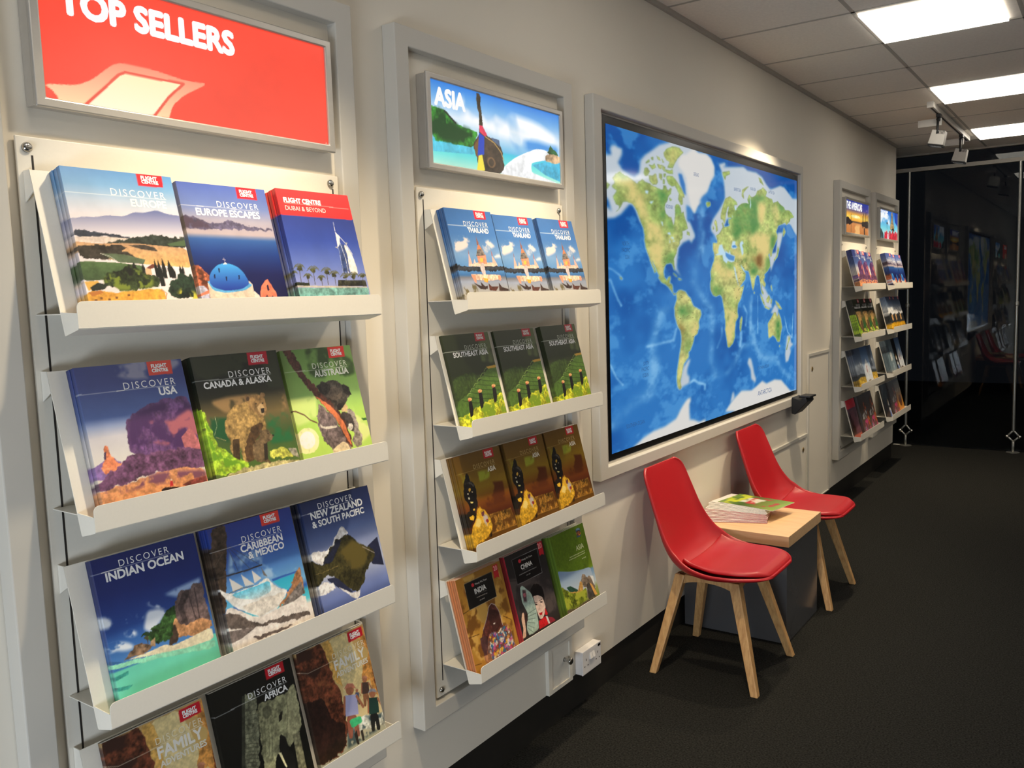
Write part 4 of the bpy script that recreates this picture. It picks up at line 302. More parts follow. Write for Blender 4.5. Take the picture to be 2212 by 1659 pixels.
('Y',[562,395,584,390,602,432,602,477,587,489,572,444],{}),
('Y',[438,417,474,379,488,412,551,420,557,469,501,469],{}),
('Y',[565,489,594,499,601,532,571,563,557,518],{}),
('D',[428,445,441,441,437,496,427,492],{}),
('D',[440,492,494,493,490,526,446,529],{}),
('D',[485,381,515,404,558,400,551,423,519,418],{}),
('D',[825,650,872,648,876,688,862,746,839,735,830,687],{}),
('Y',[785,661,821,633,825,678,798,714,780,720],{}),
('R',[387,209,374,344,359,389,349,412,346,479,395,545,430,562,434,609,435,703,427,773,450,824],{'w':11}),
('R',[659,555,653,632,667,664,687,729,600,744,555,804,518,835,450,835],{'w':9}),
('R',[707,535,706,696],{'w':2}),
('R',[687,739,720,797,784,820,843,820,876,876,940,924],{'w':10}),
('R',[249,515,227,559,196,572,167,642,163,693,167,776],{'w':12}),
('R',[166,736,160,787,144,845,101,846,61,867,28,898,1,920],{'w':14}),
('R',[-1,428,14,432,27,441,39,449,49,462],{'w':3}),
('R',[-2,469,7,462,15,484,33,526,44,544],{'w':3}),
('R',[616,573,637,605,627,655],{'w':4}),
('R',[487,653,488,682,461,727],{'w':4}),
('R',[597,681,600,699,592,738],{'w':5}),
('R',[321,838,339,830,366,847,394,857,394,875],{'w':4}),
('R',[385,364,395,287],{'w':8}),
('R',[2,723,22,766,45,793],{'w':2}),
('R',[667,534,663,599,655,691],{'w':5}),
('R',[900,636,925,710,960,742,970,626],{'w':3}),
('R',[261,636,247,675,136,683],{'w':4}),
('K',[49,360,74,355],{'s':'NORTH'}),
('K',[47,380,76,375],{'s':'PACIFIC'}),
('K',[59,400,74,398],{'s':'OCEAN'}),
('K',[52,934,121,936],{'s':'SOUTHERN_OCEAN'}),
('K',[120,744,141,744],{'s':'SOUTH'}),
('K',[113,761,141,763],{'s':'PACIFIC'}),
('K',[116,783,139,782],{'s':'OCEAN'}),
('K',[706,969,804,969],{'s':'ANTARCTICA'}),
('K',[347,94,372,90],{'s':'GREENLAND'}),
('K',[220,224,252,221],{'s':'HUDSON_BAY'}),
('K',[561,113,602,111],{'s':'BARENTS_SEA'}),
('K',[662,95,695,94],{'s':'KARA_SEA'}),
('K',[782,90,826,89],{'s':'LAPTEV_SEA'}),
('K',[705,851,784,857],{'s':'SOUTHERN_OCEAN'})]
# ------------------------------------------------------------------ painter: printed artwork as per-vertex colour
def blur(a,r):
    if r<1: return a
    for ax in (0,1):
        p=np.concatenate([np.repeat(np.take(a,[0],ax),r+1,ax),a,np.repeat(np.take(a,[-1],ax),r,ax)],ax).cumsum(ax)
        n=a.shape[ax]; a=(np.take(p,range(2*r+1,2*r+1+n),ax)-np.take(p,range(0,n),ax))/(2*r+1)
    return a
class Paint:
    def __init__(s,w,h,seed=1):
        s.w,s.h=w,h; s.rng=np.random.RandomState(seed); s.raw=False; s.img=np.zeros((h,w,3)); s.cache={}
        s.X,s.Y=np.meshgrid((np.arange(w)+.5)/w,(np.arange(h)+.5)/h)
    def noise(s,sc):
        key=round(sc,2)
        if key in s.cache: return s.cache[key]
        out=np.zeros((s.h,s.w)); amp=1; tot=0; f=sc
        for o in range(4):
            gy,gx=int(f*s.h/s.w)+3,int(f)+3; g=s.rng.rand(gy,gx); x=s.X*f; y=s.Y*f*s.h/s.w
            i=np.clip(x.astype(int),0,gx-2); j=np.clip(y.astype(int),0,gy-2); fx=x-i; fy=y-j; fx=fx*fx*(3-2*fx); fy=fy*fy*(3-2*fy)
            out+=amp*((g[j,i]*(1-fx)+g[j,i+1]*fx)*(1-fy)+(g[j+1,i]*(1-fx)+g[j+1,i+1]*fx)*fy); tot+=amp; amp*=.55; f*=2.1
        s.cache[key]=out/tot; return s.cache[key]
    def mask(s,p,warp=0):
        p=np.asarray(p,float).reshape(-1,2)/1000.
        if len(p)>5 and not s.raw:
            q=np.roll(p,-1,0); p=np.stack([p*.84+q*.16,p*.16+q*.84],1).reshape(-1,2)
        m=np.zeros((s.h,s.w),bool)
        x0=max(0,int(p[:,0].min()*s.w)-1); x1=min(s.w,int(p[:,0].max()*s.w)+2); y0=max(0,int(p[:,1].min()*s.h)-1); y1=min(s.h,int(p[:,1].max()*s.h)+2)
        if x1<=x0 or y1<=y0: return m
        X=s.X[y0:y1,x0:x1]; Y=s.Y[y0:y1,x0:x1]
        if len(p)>6 and warp: X=X+warp*(s.noise(17)[y0:y1,x0:x1]-.5); Y=Y+warp*(s.noise(19)[y0:y1,x0:x1]-.5)
        sub=m[y0:y1,x0:x1]
        for (ax,ay),(bx,by) in zip(p,np.roll(p,-1,0)):
            if ay==by: continue
            sub^=((ay>Y)!=(by>Y))&(X<(bx-ax)*(Y-ay)/(by-ay)+ax)
        return m
    def put(s,m,c,t=0):
        c=np.asarray(c,float)
        if c.ndim==1: c=np.broadcast_to(c,s.img.shape)
        if t: c=c*np.clip(1+t*2.0*(s.noise(30)-.5)+t*1.3*(s.noise(9)-.5)+t*1.2*(s.noise(70)-.5),.2,2)[...,None]
        m=m.astype(float)[...,None]; s.img=s.img*(1-m)+c*m
    def line(s,c,wd,pts):
        p=np.asarray(pts,float).reshape(-1,2)/1000.; asp=s.h/s.w*1.0; m=np.zeros((s.h,s.w),bool); r=wd/2000.
        for a,b in zip(p[:-1],p[1:]):
            d=(b-a)*(1,asp); L2=max(d@d,1e-12); qx=s.X-a[0]; qy=(s.Y-a[1])*asp; t=np.clip((qx*d[0]+qy*d[1])/L2,0,1)
            m|=(qx-t*d[0])**2+(qy-t*d[1])**2<r*r
        return m
    def grad(s,st):
        st=np.asarray(st,float).reshape(-1,4); v=s.Y*1000
        return np.stack([np.interp(v,st[:,0],st[:,k]) for k in (1,2,3)],-1)
    def run(s,ops):
        for o in ops:
            k=o[0]
            if k=='G': s.img=s.grad(o[1])*(1+.10*(s.noise(5)-.5))[...,None]
            elif k=='P': s.put(s.mask(o[3],min(.05,o[2]*.16)),o[1],max(o[2]*1.35,.14 if len(o[3])>8 else 0))
            elif k=='Q':
                m=s.mask(o[4])
                if m.any():
                    ys=np.asarray(o[4][1::2],float); f=np.clip((s.Y*1000-ys.min())/(ys.max()-ys.min()),0,1)[...,None]
                    s.put(m,np.array(o[1])*(1-f)+np.array(o[2])*f,o[3])
            elif k=='N':
                n=s.noise(o[2]); a=np.clip((n-o[3]+.05)/.1,0,1)
                mm=blur(s.mask(o[4]).astype(float),max(1,s.w//60)); s.put(a*mm,o[1])
            elif k=='L': s.put(s.line(o[1],max(o[2],4),o[3]),o[1])
        return s
    def half(s):
        a=s.img[:s.h//2*2,:s.w//2*2]; return np.clip((a[::2,::2]+a[1::2,::2]+a[::2,1::2]+a[1::2,1::2])/4,0,255)
_T={}
def text_mesh(t):
    if t in _T: return _T[t]
    c=bpy.data.curves.new('lettering','FONT'); c.body=t.replace('_',' '); c.resolution_u=3
    if t=='DISCOVER': c.space_character=1.3
    o=bpy.data.objects.new('lettering',c); COL.objects.link(o); dg=bpy.context.evaluated_depsgraph_get()
    me=o.evaluated_get(dg).to_mesh(); V=np.array([v.co[:2] for v in me.vertices]); F=[tuple(p.vertices) for p in me.polygons]
    o.evaluated_get(dg).to_mesh_clear(); bpy.data.objects.remove(o); bpy.data.curves.remove(c)
    _T[t]=(V,F); return _T[t]
def letters(ops,W,H):
    """flat lettering on a W x H face: list of (verts Nx3, faces, colour); z is a tiny lift"""
    out=[]
    for o in ops:
        if o[0]!='T': continue
        V,F=text_mesh(o[1]); u0,v0,u1,v1=[x/1000. for x in o[5]]
        x0,y0,x1,y1=u0*W,(1-v0)*H,u1*W,(1-v1)*H; y0=y1=(y0+y1)/2 if abs(y0-y1)<.05*H else y0
        w=V[:,0].max()-V[:,0].min(); k=(x1-x0)/w; P=np.zeros((len(V),3)); P[:,0]=x0+(V[:,0]-V[:,0].min())*k; P[:,1]=y0+V[:,1]*k
        b=(0,.034,.055)[o[2]]*k; offs=[(0,0)] if o[2]==0 else [(b*math.cos(q*PI/4),b*math.sin(q*PI/4)) for q in range(8)]+[(0,0)]
        for i,(dx,dy) in enumerate(offs): out.append((P+np.array((dx,dy,.00012+i*.000012)),F,lin(o[3])))
    return out
GAIN=.98
def art_mesh(name,W,H,T,gw,gh,img,texts=(),gain=GAIN,closed=True):
    """cover: front sheet at z=T, spine at x=0, back sheet at z=0, colours from img (gh x gw x 3)"""
    C=np.clip(lin(img)*gain,0,.9 if closed else 10); xs=np.linspace(0,W,gw); ys=np.linspace(H,0,gh)
    X,Y=np.meshgrid(xs,ys); V=[np.stack([X,Y,np.full_like(X,T)],-1).reshape(-1,3)]; K=[C.reshape(-1,3)]
    i=np.arange(gh*gw).reshape(gh,gw); F=[np.stack([i[1:,:-1],i[1:,1:],i[:-1,1:],i[:-1,:-1]],-1).reshape(-1,4)]; n=gh*gw
    if closed:
        a=np.stack([np.zeros(gh),ys,np.full(gh,T)],-1); b=np.stack([np.zeros(gh),ys,np.zeros(gh)],-1); sc=C[:,0]*.92
        V+=[a,b]; K+=[sc,sc*.5]; j=np.arange(gh-1); F.append(np.stack([n+j,n+gh+j,n+gh+j+1,n+j+1],-1)); n+=2*gh  # spine colour darkens to its back edge, painting in the shaded gap between copies
        V.append(np.array([(0,0,0),(W,0,0),(W,H,0),(0,H,0)],float)); K.append(np.repeat(C[gh//2,:1],4,0)); F.append(np.array([(n+3,n+2,n+1,n)])); n+=4
    faces=[tuple(q) for f in F for q in f.tolist()]
    for P,f,c in texts:
        P=P+np.array((0,0,T)); V.append(P); K.append(np.repeat(np.clip(c*gain,0,.95 if closed else 10)[None],len(P),0)); faces+=[tuple(x+n for x in q) for q in f]; n+=len(P)
    me=bpy.data.meshes.new(name); V=np.concatenate(V); K=np.concatenate(K)
    me.from_pydata(V.tolist(),[],faces); at=me.color_attributes.new('Col','FLOAT_COLOR','POINT'); at.data.foreach_set('color',np.concatenate([K,np.ones((len(K),1))],1).astype(np.float32).ravel()); me.update()
    return me
def paint(name,gw,gh):
    return Paint(gw*2,gh*2,seed=len(name)*7+ord(name[0])).run(ARTS[name]).half()
def resample(img,gw,gh):
    a=np.clip((np.linspace(0,1,gh)*(img.shape[0]-1)).round().astype(int),0,None); b=(np.linspace(0,1,gw)*(img.shape[1]-1)).round().astype(int); return img[a][:,b]
# ------------------------------------------------------------------ setting
def struct(name,mb,m,**k):
    o=mb.build(name,m,**k); o['kind']='structure'; return o
YB,YW,YG,XR,H=-1.5,7.649,8.3,5.2,2.559
struct('floor',MB().box(-1.6,XR,YB,YG,-.06,0),MT['carpet'])
struct('ceiling',MB().box(-1.6,XR,YB,YG,H,H+.06),MT['ceiling'])
g=MB()
for k in range(-9,8):
    y=3.83+.5675*k; g.box(-.0 if y<YW else -1.6,XR,y-.008,y+.008,H-.0015,H)
for k in range(1,10): x=.0075+.5675*k; g.box(x-.008,x+.008,YB,YG,H-.0015,H)
struct('trim_1',g,MT['grid'])
struct('trim_2',MB().box(0,.014,YB,YW,H-.018,H),MT['grid'])
struct('wall_left',MB().box(-.16,0,YB,YW,.125,H),MT['wall'])
struct('baseboard_left',MB().box(-.16,-.01,YB,YW-.002,0,.125),MT['skirt'])
struct('wall_lobby',MB().box(-1.66,-1.6,YW-.3,YG,0,H).box(-1.6,-.16,YW-.36,YW-.3,0,H),MT['wall'])
struct('wall_right',MB().box(XR,XR+.06,YB,YG,0,H),MT['wall'])
struct('wall_back',MB().box(-.16,.8,YB-.06,YB,0,H).box(3.6,XR,YB-.06,YB,0,H).box(.8,3.6,YB-.06,YB,0,.25).box(.8,3.6,YB-.06,YB,2.35,H),MT['wall'])
struct('window_3',MB().box(.8,3.6,YB-.04,YB-.03,.25,2.35),glass)
struct('ground',MB().box(-4,8,YG+.02,14,-.06,-.01),MT['night'])
# glazed partition at the far end
struct('window_1',MB().box(-1.6,.828,YG,YG+.012,.01,2.412).box(.832,XR,YG,YG+.012,.01,2.412),glass)
struct('window_2',MB().box(-1.6,XR,YG,YG+.012,2.444,2.545),glass)
struct('beam',MB().box(-1.6,XR,YG-.03,YG+.04,2.412,2.444),MT['beam'])
struct('trim_3',MB().box(-1.6,XR,YG-.02,YG+.04,2.545,H),MT['beam'])
# access doors in the wall under the map
def door(n,y0,y1,z0,z1,keys,frame=True):
    d=MB().box(.0,.006,y0,y1,z0,z1).build(n,MT['wall'],bevel=.002); d['kind']='structure'
    MB().ring(y0-.012,y1+.012,z0-.0,z1+.014,y0+.006,y1-.006,z0+.006,z1-.002,.0005,.012).build('door_trim',MT['frame'],d)
    for ky,kz in keys:
        m=MB().lathe((.004,ky,kz),(1,0,0),[(0,.014),(.005,.014),(.006,.011),(.004,.010),(.003,.003)],18); m.build('lock',MT['brass'],d,smooth=True)
door('door_1',5.20,5.645,.128,1.03,[(5.28,.948)])
door('door_2',4.30,5.165,.128,.556,[(5.10,.483)])
d3=MB().box(0,.010,2.285,2.41,.130,.275).build('door_3',MT['steel'],bevel=.002); d3['kind']='structure'
MB().ring(2.268,2.418,.127,.29,2.29,2.40,.14,.27,.0005,.014).build('door_trim',MT['wall'],d3)
MB().box(.010,.0125,2.288,2.291,.14,.262).build('hinge',MT['slot'],d3)
MB().lathe((.010,2.372,.214),(1,0,0),[(0,.008),(.006,.006),(.012,.005),(.018,.009),(.024,.0125),(.029,.011),(.031,.006)],24).build('door_knob',MT['screw'],d3,smooth=True)
# ------------------------------------------------------------------ display racks, lightbox signs, shelves
RACKS=[('red lightbox sign',.6395),('tropical beach sign',1.6208),('harbour sunset sign',5.757),('clock tower sign',6.74)]
ZB=[1.401,1.075,.747,.416]; ZB1=[1.401,1.071,.738,.410]
def rack(fl,label):
    t=thing('display_frame',(0,fl,.305),label,'display frame','grey framed brochure display recesses')
    MB().ring(0,.836,0,1.809,.049,.785,.05,1.760,.0005,.0426).build('surround',MT['frame'],t,bevel=.0025)
    MB().box(.0005,.017,.049,.785,.05,1.760).build('back_panel',MT['wall'],t)
    pl_=MB().box(.022,.0275,.073,.783,.058,1.422).build('mounting_plate',MT['steel'],t,bevel=.001)
    for y in (.090,.758):
        MB().box(.0274,.0279,y+.006,y+.0095,.10,1.392).build('slot',MT['slot'],pl_)
        for z in (.076,1.404): MB().lathe((.0275,y,z),(1,0,0),[(0,.0085),(.003,.0085),(.006,.0065),(.0075,.003)],18).build('screw',MT['screw'],pl_,smooth=True)
    return t
R0=rack(RACKS[0][1],'grey display frame around the recess with the red lightbox sign')
for nm,fl in RACKS[1:]: dup(R0,(0,fl,.305),'grey display frame around the recess with the '+nm)
SIGNART=[('sign_red','wide red backlit lightbox sign with large white capital letters'),('sign_beach','backlit lightbox sign showing a longtail boat on a tropical beach'),('sign_sunset','small backlit lightbox sign showing a harbour at orange sunset'),('sign_tower','small backlit lightbox sign showing a tower above red coats')]
S0=None
for (key,lab),(nm,fl) in zip(SIGNART,RACKS):
    loc=(0,fl,1.773)
    if S0 is None:
        S0=thing('lightbox_sign',loc,lab,'lightbox sign','backlit lightbox signs above the brochure shelves')
        MB().box(.0175,.046,.100,.755,.003,.240).build('housing',MT['alu'],S0,bevel=.002)
        MB().ring(.0985,.757,0,.243,.1165,.739,.017,.227,.046,.054).build('snap_frame',MT['alu'],S0,bevel=.003,seg=3); t=S0
    else:
        t=thing('lightbox_sign',loc,lab,'lightbox sign','backlit lightbox signs above the brochure shelves')
        for c in S0.children:
            if c.name.startswith('face'): continue
            c2=c.copy(); COL.objects.link(c2); c2.parent=t
    gw,gh=(300,110) if fl<3 else (150,56)
    W,Hs=.628,.214
    me=art_mesh('face',W,Hs,0,gw,gh,paint(key,gw,gh),letters(ARTS[key],W,Hs),gain=1,closed=False)
    o=link('face',me,t,MT['sign']); o.matrix_local=Matrix(((0,0,1,.0485),(1,0,0,.114),(0,1,0,.015),(0,0,0,1)))
# one brochure shelf, copied
LS=.687
nx,nz=.9685,.249; sx,sz=-.249,.9685
def shelf(loc,label):
    t=thing('brochure_shelf',loc,label,'brochure shelf','white steel brochure shelves')
    Bp=Vector((.118,0,0)); Tp=Vector((.0487,0,.2694)); Cp=Vector((.159,0,.0104)); Dp=Vector((.1582,0,.0535)); nn=Vector((nx,0,nz)); y=Vector((0,LS,0))
    MB().prism([Tp,Bp,Bp-nn*.0016,Tp-nn*.0016],y).build('back_plate',MT['steel'],t,bevel=.0004)
    MB().prism([Bp,Cp,Cp+Vector((.0004,0,-.0016)),Bp+Vector((.0004,0,-.0016))],y).build('tray',MT['steel'],t)
    r=.010; pts=[(0,0)]+[(LS,0)]+[(LS-r+r*math.cos(a),.0431-r+r*math.sin(a)) for a in [k*PI/10 for k in range(6)]]+[(r-r*math.sin(a),.0431-r+r*math.cos(a)) for a in [k*PI/10 for k in range(6)]]
    lip=[Cp+Vector((-.0008*v/.0431,u,v)) for u,v in pts]
    MB().prism(lip,(.0016,0,0)).build('front_lip',MT['steel'],t,bevel=.0003)
    for yy in (0,LS-.0015):
        o=Vector((0,yy,0)); A=Bp+Vector((sx,0,sz))*.038
        MB().prism([A+o,Bp+o,Cp+o,Cp+Vector((-.0006,0,.0245))+o],(0,.0015,0)).build('end_cap',MT['steel'],t)
    MB().box(.0285,.1085,0.001,LS-.001,.0328,.0344).build('support_plate',MT['steel'],t)
    for yy in (0,LS-.0016):
        o=Vector((0,yy,0))
        MB().prism([Vector((.0285,0,.2694))+o,Vector((.0487,0,.2694))+o,Vector((.0575,0,.235))+o,Vector((.0285,0,.2185))+o],(0,.0016,0)).build('bracket',MT['steel'],t)
    return t
ROWN=['top','second','third','bottom']
SH0=None
for ri,(nm,fl) in enumerate(RACKS):
    for r in range(4):
        z=(ZB1 if ri==0 else ZB)[r]; y=fl+(.0805 if ri==0 else .0992); lab=f'white steel brochure shelf, {ROWN[r]} of four under the {nm}'
        if SH0 is None: SH0=shelf((0,y,z),lab)
        else: dup(SH0,(0,y,z),lab)
# ------------------------------------------------------------------ brochures
DESC=dict(europe='blue Europe brochure with misty hills',escapes='dark blue brochure with dome',dubai='red-topped brochure with sail-shaped tower',usa='USA brochure with purple desert mesa',canada='dark Canada brochure with two bears',australia='green Australia brochure with koala',indian='Indian Ocean brochure with beach boulders',carib='Caribbean brochure with white hammock',nz='navy brochure with mirrored mountain',family='canyon brochure with walking family',africa='black Africa brochure with elephant',thailand='blue Thailand brochure with temple spire',seasia='green brochure with rice terraces',asia='golden Asia brochure with dark statue',india='ochre India brochure with veiled woman',china='black China brochure with fan',green='green Asia brochure with great wall',peak='grey brochure with mountain ridge',alps='brochure with snowy peak',ice='pale blue brochure with snow',redband='dark brochure with red top band',fest='grey pink festival brochure',statue='grey-blue patchwork brochure',night='black brochure with yellow lights',amber='amber brochure with brown spot')
SPINE=dict(india=(232,150,100),china=(206,50,70),green=(104,134,44))
PW,PH=.203,.275
IMG={}; MESH={}
def brochure_meshes(key,t,gw,gh):
    k=(key,t)
    if k in MESH: return MESH[k]
    if key not in IMG: IMG[key]=paint(key,gw,gh)
    img=IMG[key].copy(); rear=resample(img,10,44)
    if key in SPINE:
        for a in (img,rear): a[:,0]=SPINE[key]
    front=art_mesh('cover',PW,PH,t,img.shape[1],img.shape[0],img,letters(ARTS[key],PW,PH)); back=art_mesh('cover',PW,PH,t,10,44,rear)
    pages=MB().box(.0006,PW-.0008,.0008,PH-.0008,.0005,t-.0005).mesh('pages')
    for m in (front,back): m.materials.append(MT['cover'])
    pages.materials.append(MT['paper']); MESH[k]=(front,back,pages); return MESH[k]
RK=['red sign','beach sign','sunset sign','tower sign']
ORD=['front','second','third','fourth','fifth','sixth']
def pile(key,t,n,y,row,ri,place,gw=150,gh=200):
    z=(ZB1 if ri==0 else ZB)[row]; fr,bk,pg=brochure_meshes(key,t,gw,gh)
    for k in range(n):
        off=.0008+k*(t+.0004); jit=((k*37+int(y*1000))%5-2)*.0006 if k<n-1 else 0
        P=Vector((.118+nx*off+sx*.0008,y+jit,z+nz*off+sz*.0008)); i=n-1-k
        o=thing('brochure',(0,0,0),None,'brochure',f'{key} brochures on the shelves'.replace('carib','hammock').replace('usa','mesa'))
        o.matrix_world=Matrix(((0,sx,nx,P.x),(1,0,0,P.y),(0,sz,nz,P.z),(0,0,0,1)))
        o['label']=f'{DESC[key]}, {ORD[i]}{" copy" if i else ""} in {place} pile, {ROWN[row]} shelf below {RK[ri]}' if n>1 else f'{DESC[key]}, single copy at {place} spot, {ROWN[row]} shelf below {RK[ri]}'
        link('cover',fr if k==n-1 else bk,o); link('pages',pg,o)
PL=['near','middle','far']
for row,ri,items in [
 (0,0,[('europe',.0105,3,.7518),('escapes',.009,2,.9734),('dubai',.0065,5,1.192)]),
 (1,0,[('usa',.012,2,.7515),('canada',.010,3,.969),('australia',.007,2,1.194)]),
 (2,0,[('indian',.010,2,.7549),('carib',.0075,5,.9743),('nz',.0065,5,1.209)]),
 (3,0,[('family',.012,1,.752),('africa',.012,1,.972),('family',.012,1,1.192)]),
 (0,1,[('thailand',.006,4,1.742),('thailand',.006,2,1.9674),('thailand',.006,3,2.1862)]),
 (1,1,[('seasia',.009,1,1.7322),('seasia',.009,1,1.961),('seasia',.009,2,2.1893)]),
 (2,1,[('asia',.0065,4,1.7418),('asia',.0065,3,1.976),('asia',.0065,2,2.2)]),
 (3,1,[('india',.007,4,1.725),('china',.009,2,1.9637),('green',.010,3,2.1917)])]:
    for (key,t,n,y),pl in zip(items,PL): pile(key,t,n,y,row,ri,pl)
for ri,rows in ((2,[[('usa',.008,4),('usa',.008,2),('usa',.008,1)],[('canada',.0095,4),('canada',.0095,3),('canada',.0095,2)],[('peak',.012,3),('ice',.010,3),('peak',.006,2)],[('redband',.006,1),('fest',.010,2),('fest',.008,2)]]),
                (3,[[('escapes',.0085,4),('escapes',.0085,2),('escapes',.0085,2)],[('alps',.009,4),('alps',.009,2),('alps',.009,1)],[('statue',.006,6),('night',.009,2),('ice',.008,1)],[('night',.008,1),('fest',.008,2),('amber',.008,1)]])):
    for row,items in enumerate(rows):
        for (key,t,n),pl,y in zip(items,PL,(.118,.337,.556)): pile(key,t,n,RACKS[ri][1]+y,row,ri,pl,40,54)
# ------------------------------------------------------------------ wall map
def map_image(w,h):
    P=Paint(w,h,9); P.raw=True; n1,n2,n3=P.noise(4),P.noise(12),P.noise(40)
    base=np.array((34,108,178.)); deep=np.array((4,74,148.)); lite=np.array((92,160,214.)); f=np.clip((n1-.38)*4,0,1)[...,None]
    P.img=deep*(1-f)+base*f; g=np.clip((n2*.7+n3*.3-.52)*4,0,.45)[...,None]; P.img=P.img*(1-g)+lite*g
    B=lambda m,r:blur(blur(m.astype(float),r),r)
    land=np.zeros((h,w),bool)
    for k,p,o in MAP:
        if k=='L': land|=P.mask(p,.012)
    for k,p,o in MAP:
        if k=='R': P.put(B(P.line(0,o['w']*2.2,p),max(1,int(o['w']*w/1100)))*(.5 if o['w']>5 else .9)*np.clip(2.2*n2-.35,0,1)*np.clip(.4+1.2*n3,0,1.1),(140,190,226))
    halo=np.clip(B(land,max(1,w//240))*2.4,0,1); P.put(halo*.7,(168,206,226))
    for k,p,o in MAP:
        if k in 'SA': P.put(B(P.mask(p),max(1,w//190))*np.clip(1.15+.5*(n2-.5),0,1),(178,188,197) if k=='S' else (206,204,200))
        if k=='B': P.put(B(P.mask(p),2),(46,110,176))
    ny=P.noise(16); t=np.clip((n1*.5+ny*.5-.40)*5,0,1)[...,None]
    lc=np.array((138,160,88.))*(1-t)+np.array((178,182,112.))*t; P.put(B(land,1)**1.0,lc*(1+.5*(n3-.5)+.4*(P.noise(90)-.5))[...,None])
    for k,p,o in MAP:
        if k in 'DYO': P.put(B(P.mask(p),max(1,w//90))*land*np.clip(2.6*(ny*.6+n3*.4)-.55,0,1),{'D':(70,128,66),'Y':(208,190,122),'O':(116,86,44)}[k])
    coast=np.clip(land.astype(float)-B(land,1),0,1); P.put(np.clip(coast*1.2,0,.6),(86,112,70))
    for k,p,o in MAP:
        if k=='W': P.put(B(P.mask(p),1),(176,206,222))
        if k=='B' and min(p[0::2])>500: P.put(B(P.mask(p),1),(70,130,190))
    rs=np.random.RandomState(4); spots=np.zeros((h,w),bool)
    for x0,x1,y0,y1,cnt in ((.20,.36,.36,.62,60),(.55,.65,.38,.52,70),(.55,.70,.52,.80,70),(.70,.85,.45,.62,30),(.33,.42,.62,.82,25)):
        for _ in range(cnt):
            x,y=rs.uniform(x0,x1),rs.uniform(y0,y1); i,j=int(y*h),int(x*w); spots[i:i+2,j:j+rs.randint(2,5)]=True
    P.put(spots*land*.7,(96,92,60)); return P.half()
mp=thing('wall_map',(0,2.605,.78),'large backlit world map in a grey frame above the red chairs','wall map')
MB().ring(0,2.38,0,1.335,.057,2.343,.046,1.289,.0005,.0365).build('surround',MT['frame'],mp,bevel=.004,seg=3)
MB().ring(.057,2.343,.046,1.289,.095,2.343,.056,1.281,.0005,.016).build('inner_trim',MT['alu'],mp)
bz=MB().box(.0005,.017,.095,2.343,.0575,1.280).build('bezel',MT['black'],mp)
MW,MH=2.206,1.173
mtxt=[]
for k,p,o in MAP:
    if k=='K':
        V,F=text_mesh(o['s']); x0,x1=p[0]/1000*MW,p[2]/1000*MW; yy=(1-(p[1]+p[3])/2000)*MH; kx=(x1-x0)/(V[:,0].max()-V[:,0].min()); Q=np.zeros((len(V),3)); Q[:,0]=x0+(V[:,0]-V[:,0].min())*kx; Q[:,1]=yy+V[:,1]*max(kx,.022); Q[:,2]=.0003; mtxt.append((Q,F,lin((40,80,130))))
me=art_mesh('map_screen',MW,MH,0,330,360,map_image(660,720),mtxt,gain=1,closed=False)
o=link('map_screen',me,bz,MT['mapm']); o.matrix_local=Matrix(((0,0,1,.0178),(1,0,0,.117),(0,1,0,.08),(0,0,0,1)))
# black leaflet cradle clipped on the corner of the map frame
t=thing('cradle',(.037,4.775,.742),'black plastic cradle clipped to the lower corner of the map frame','cradle')
MB().prism([(0,0,0),(.02,0,-.004),(.085,0,.068),(.078,0,.094),(.055,0,.088),(.05,0,.075),(.0,0,.092)],(0,.135,0)).build('holder',MT['blackp'],t,bevel=.003)
MB().box(.036,.10,.008,.127,.09,.101).build('tray_lid',MT['blackp'],t,bevel=.004)
# ------------------------------------------------------------------ power socket
t=thing('power_socket',(0,2.456,.125),'white double power socket low on the wall above the dark skirting','power socket')
MB().box(.0005,.026,0,.128,.002,.085).build('back_box',MT['socket'],t,bevel=.002)
fp=MB().box(.026,.032,-.001,.129,.001,.086).build('face_plate',MT['socket'],t,bevel=.0025)
for y in (.047,.065): MB().prism([(.032,y,.046),(.0375,y,.048),(.032,y,.068)],(0,.015,0)).build('switch',MT['socket'],fp)
for yc in (.024,.104):
    m=MB()
    for dy,z,a,b in ((0,.052,.0018,.004),(-.011,.030,.003,.0018),(.011,.030,.003,.0018)): m.box(.0319,.0323,yc+dy-a,yc+dy+a,z-b,z+b)
    m.build('pin_slots',MT['slot'],fp)
MB().box(.032,.0326,.106,.124,.071,.080).build('badge',MT['black'],fp)
# ------------------------------------------------------------------ chairs
def cr(P,t):
    n=len(P)-1; x=t*n; i=min(int(x),n-1); f=x-i; g=lambda k:np.asarray(P[max(0,min(n,k))],float)
    a,b,c,d=g(i-1),g(i),g(i+1),g(i+2); return .5*((2*b)+(-a+c)*f+(2*a-5*b+4*c-d)*f*f+(-a+3*b-3*c+d)*f**3)
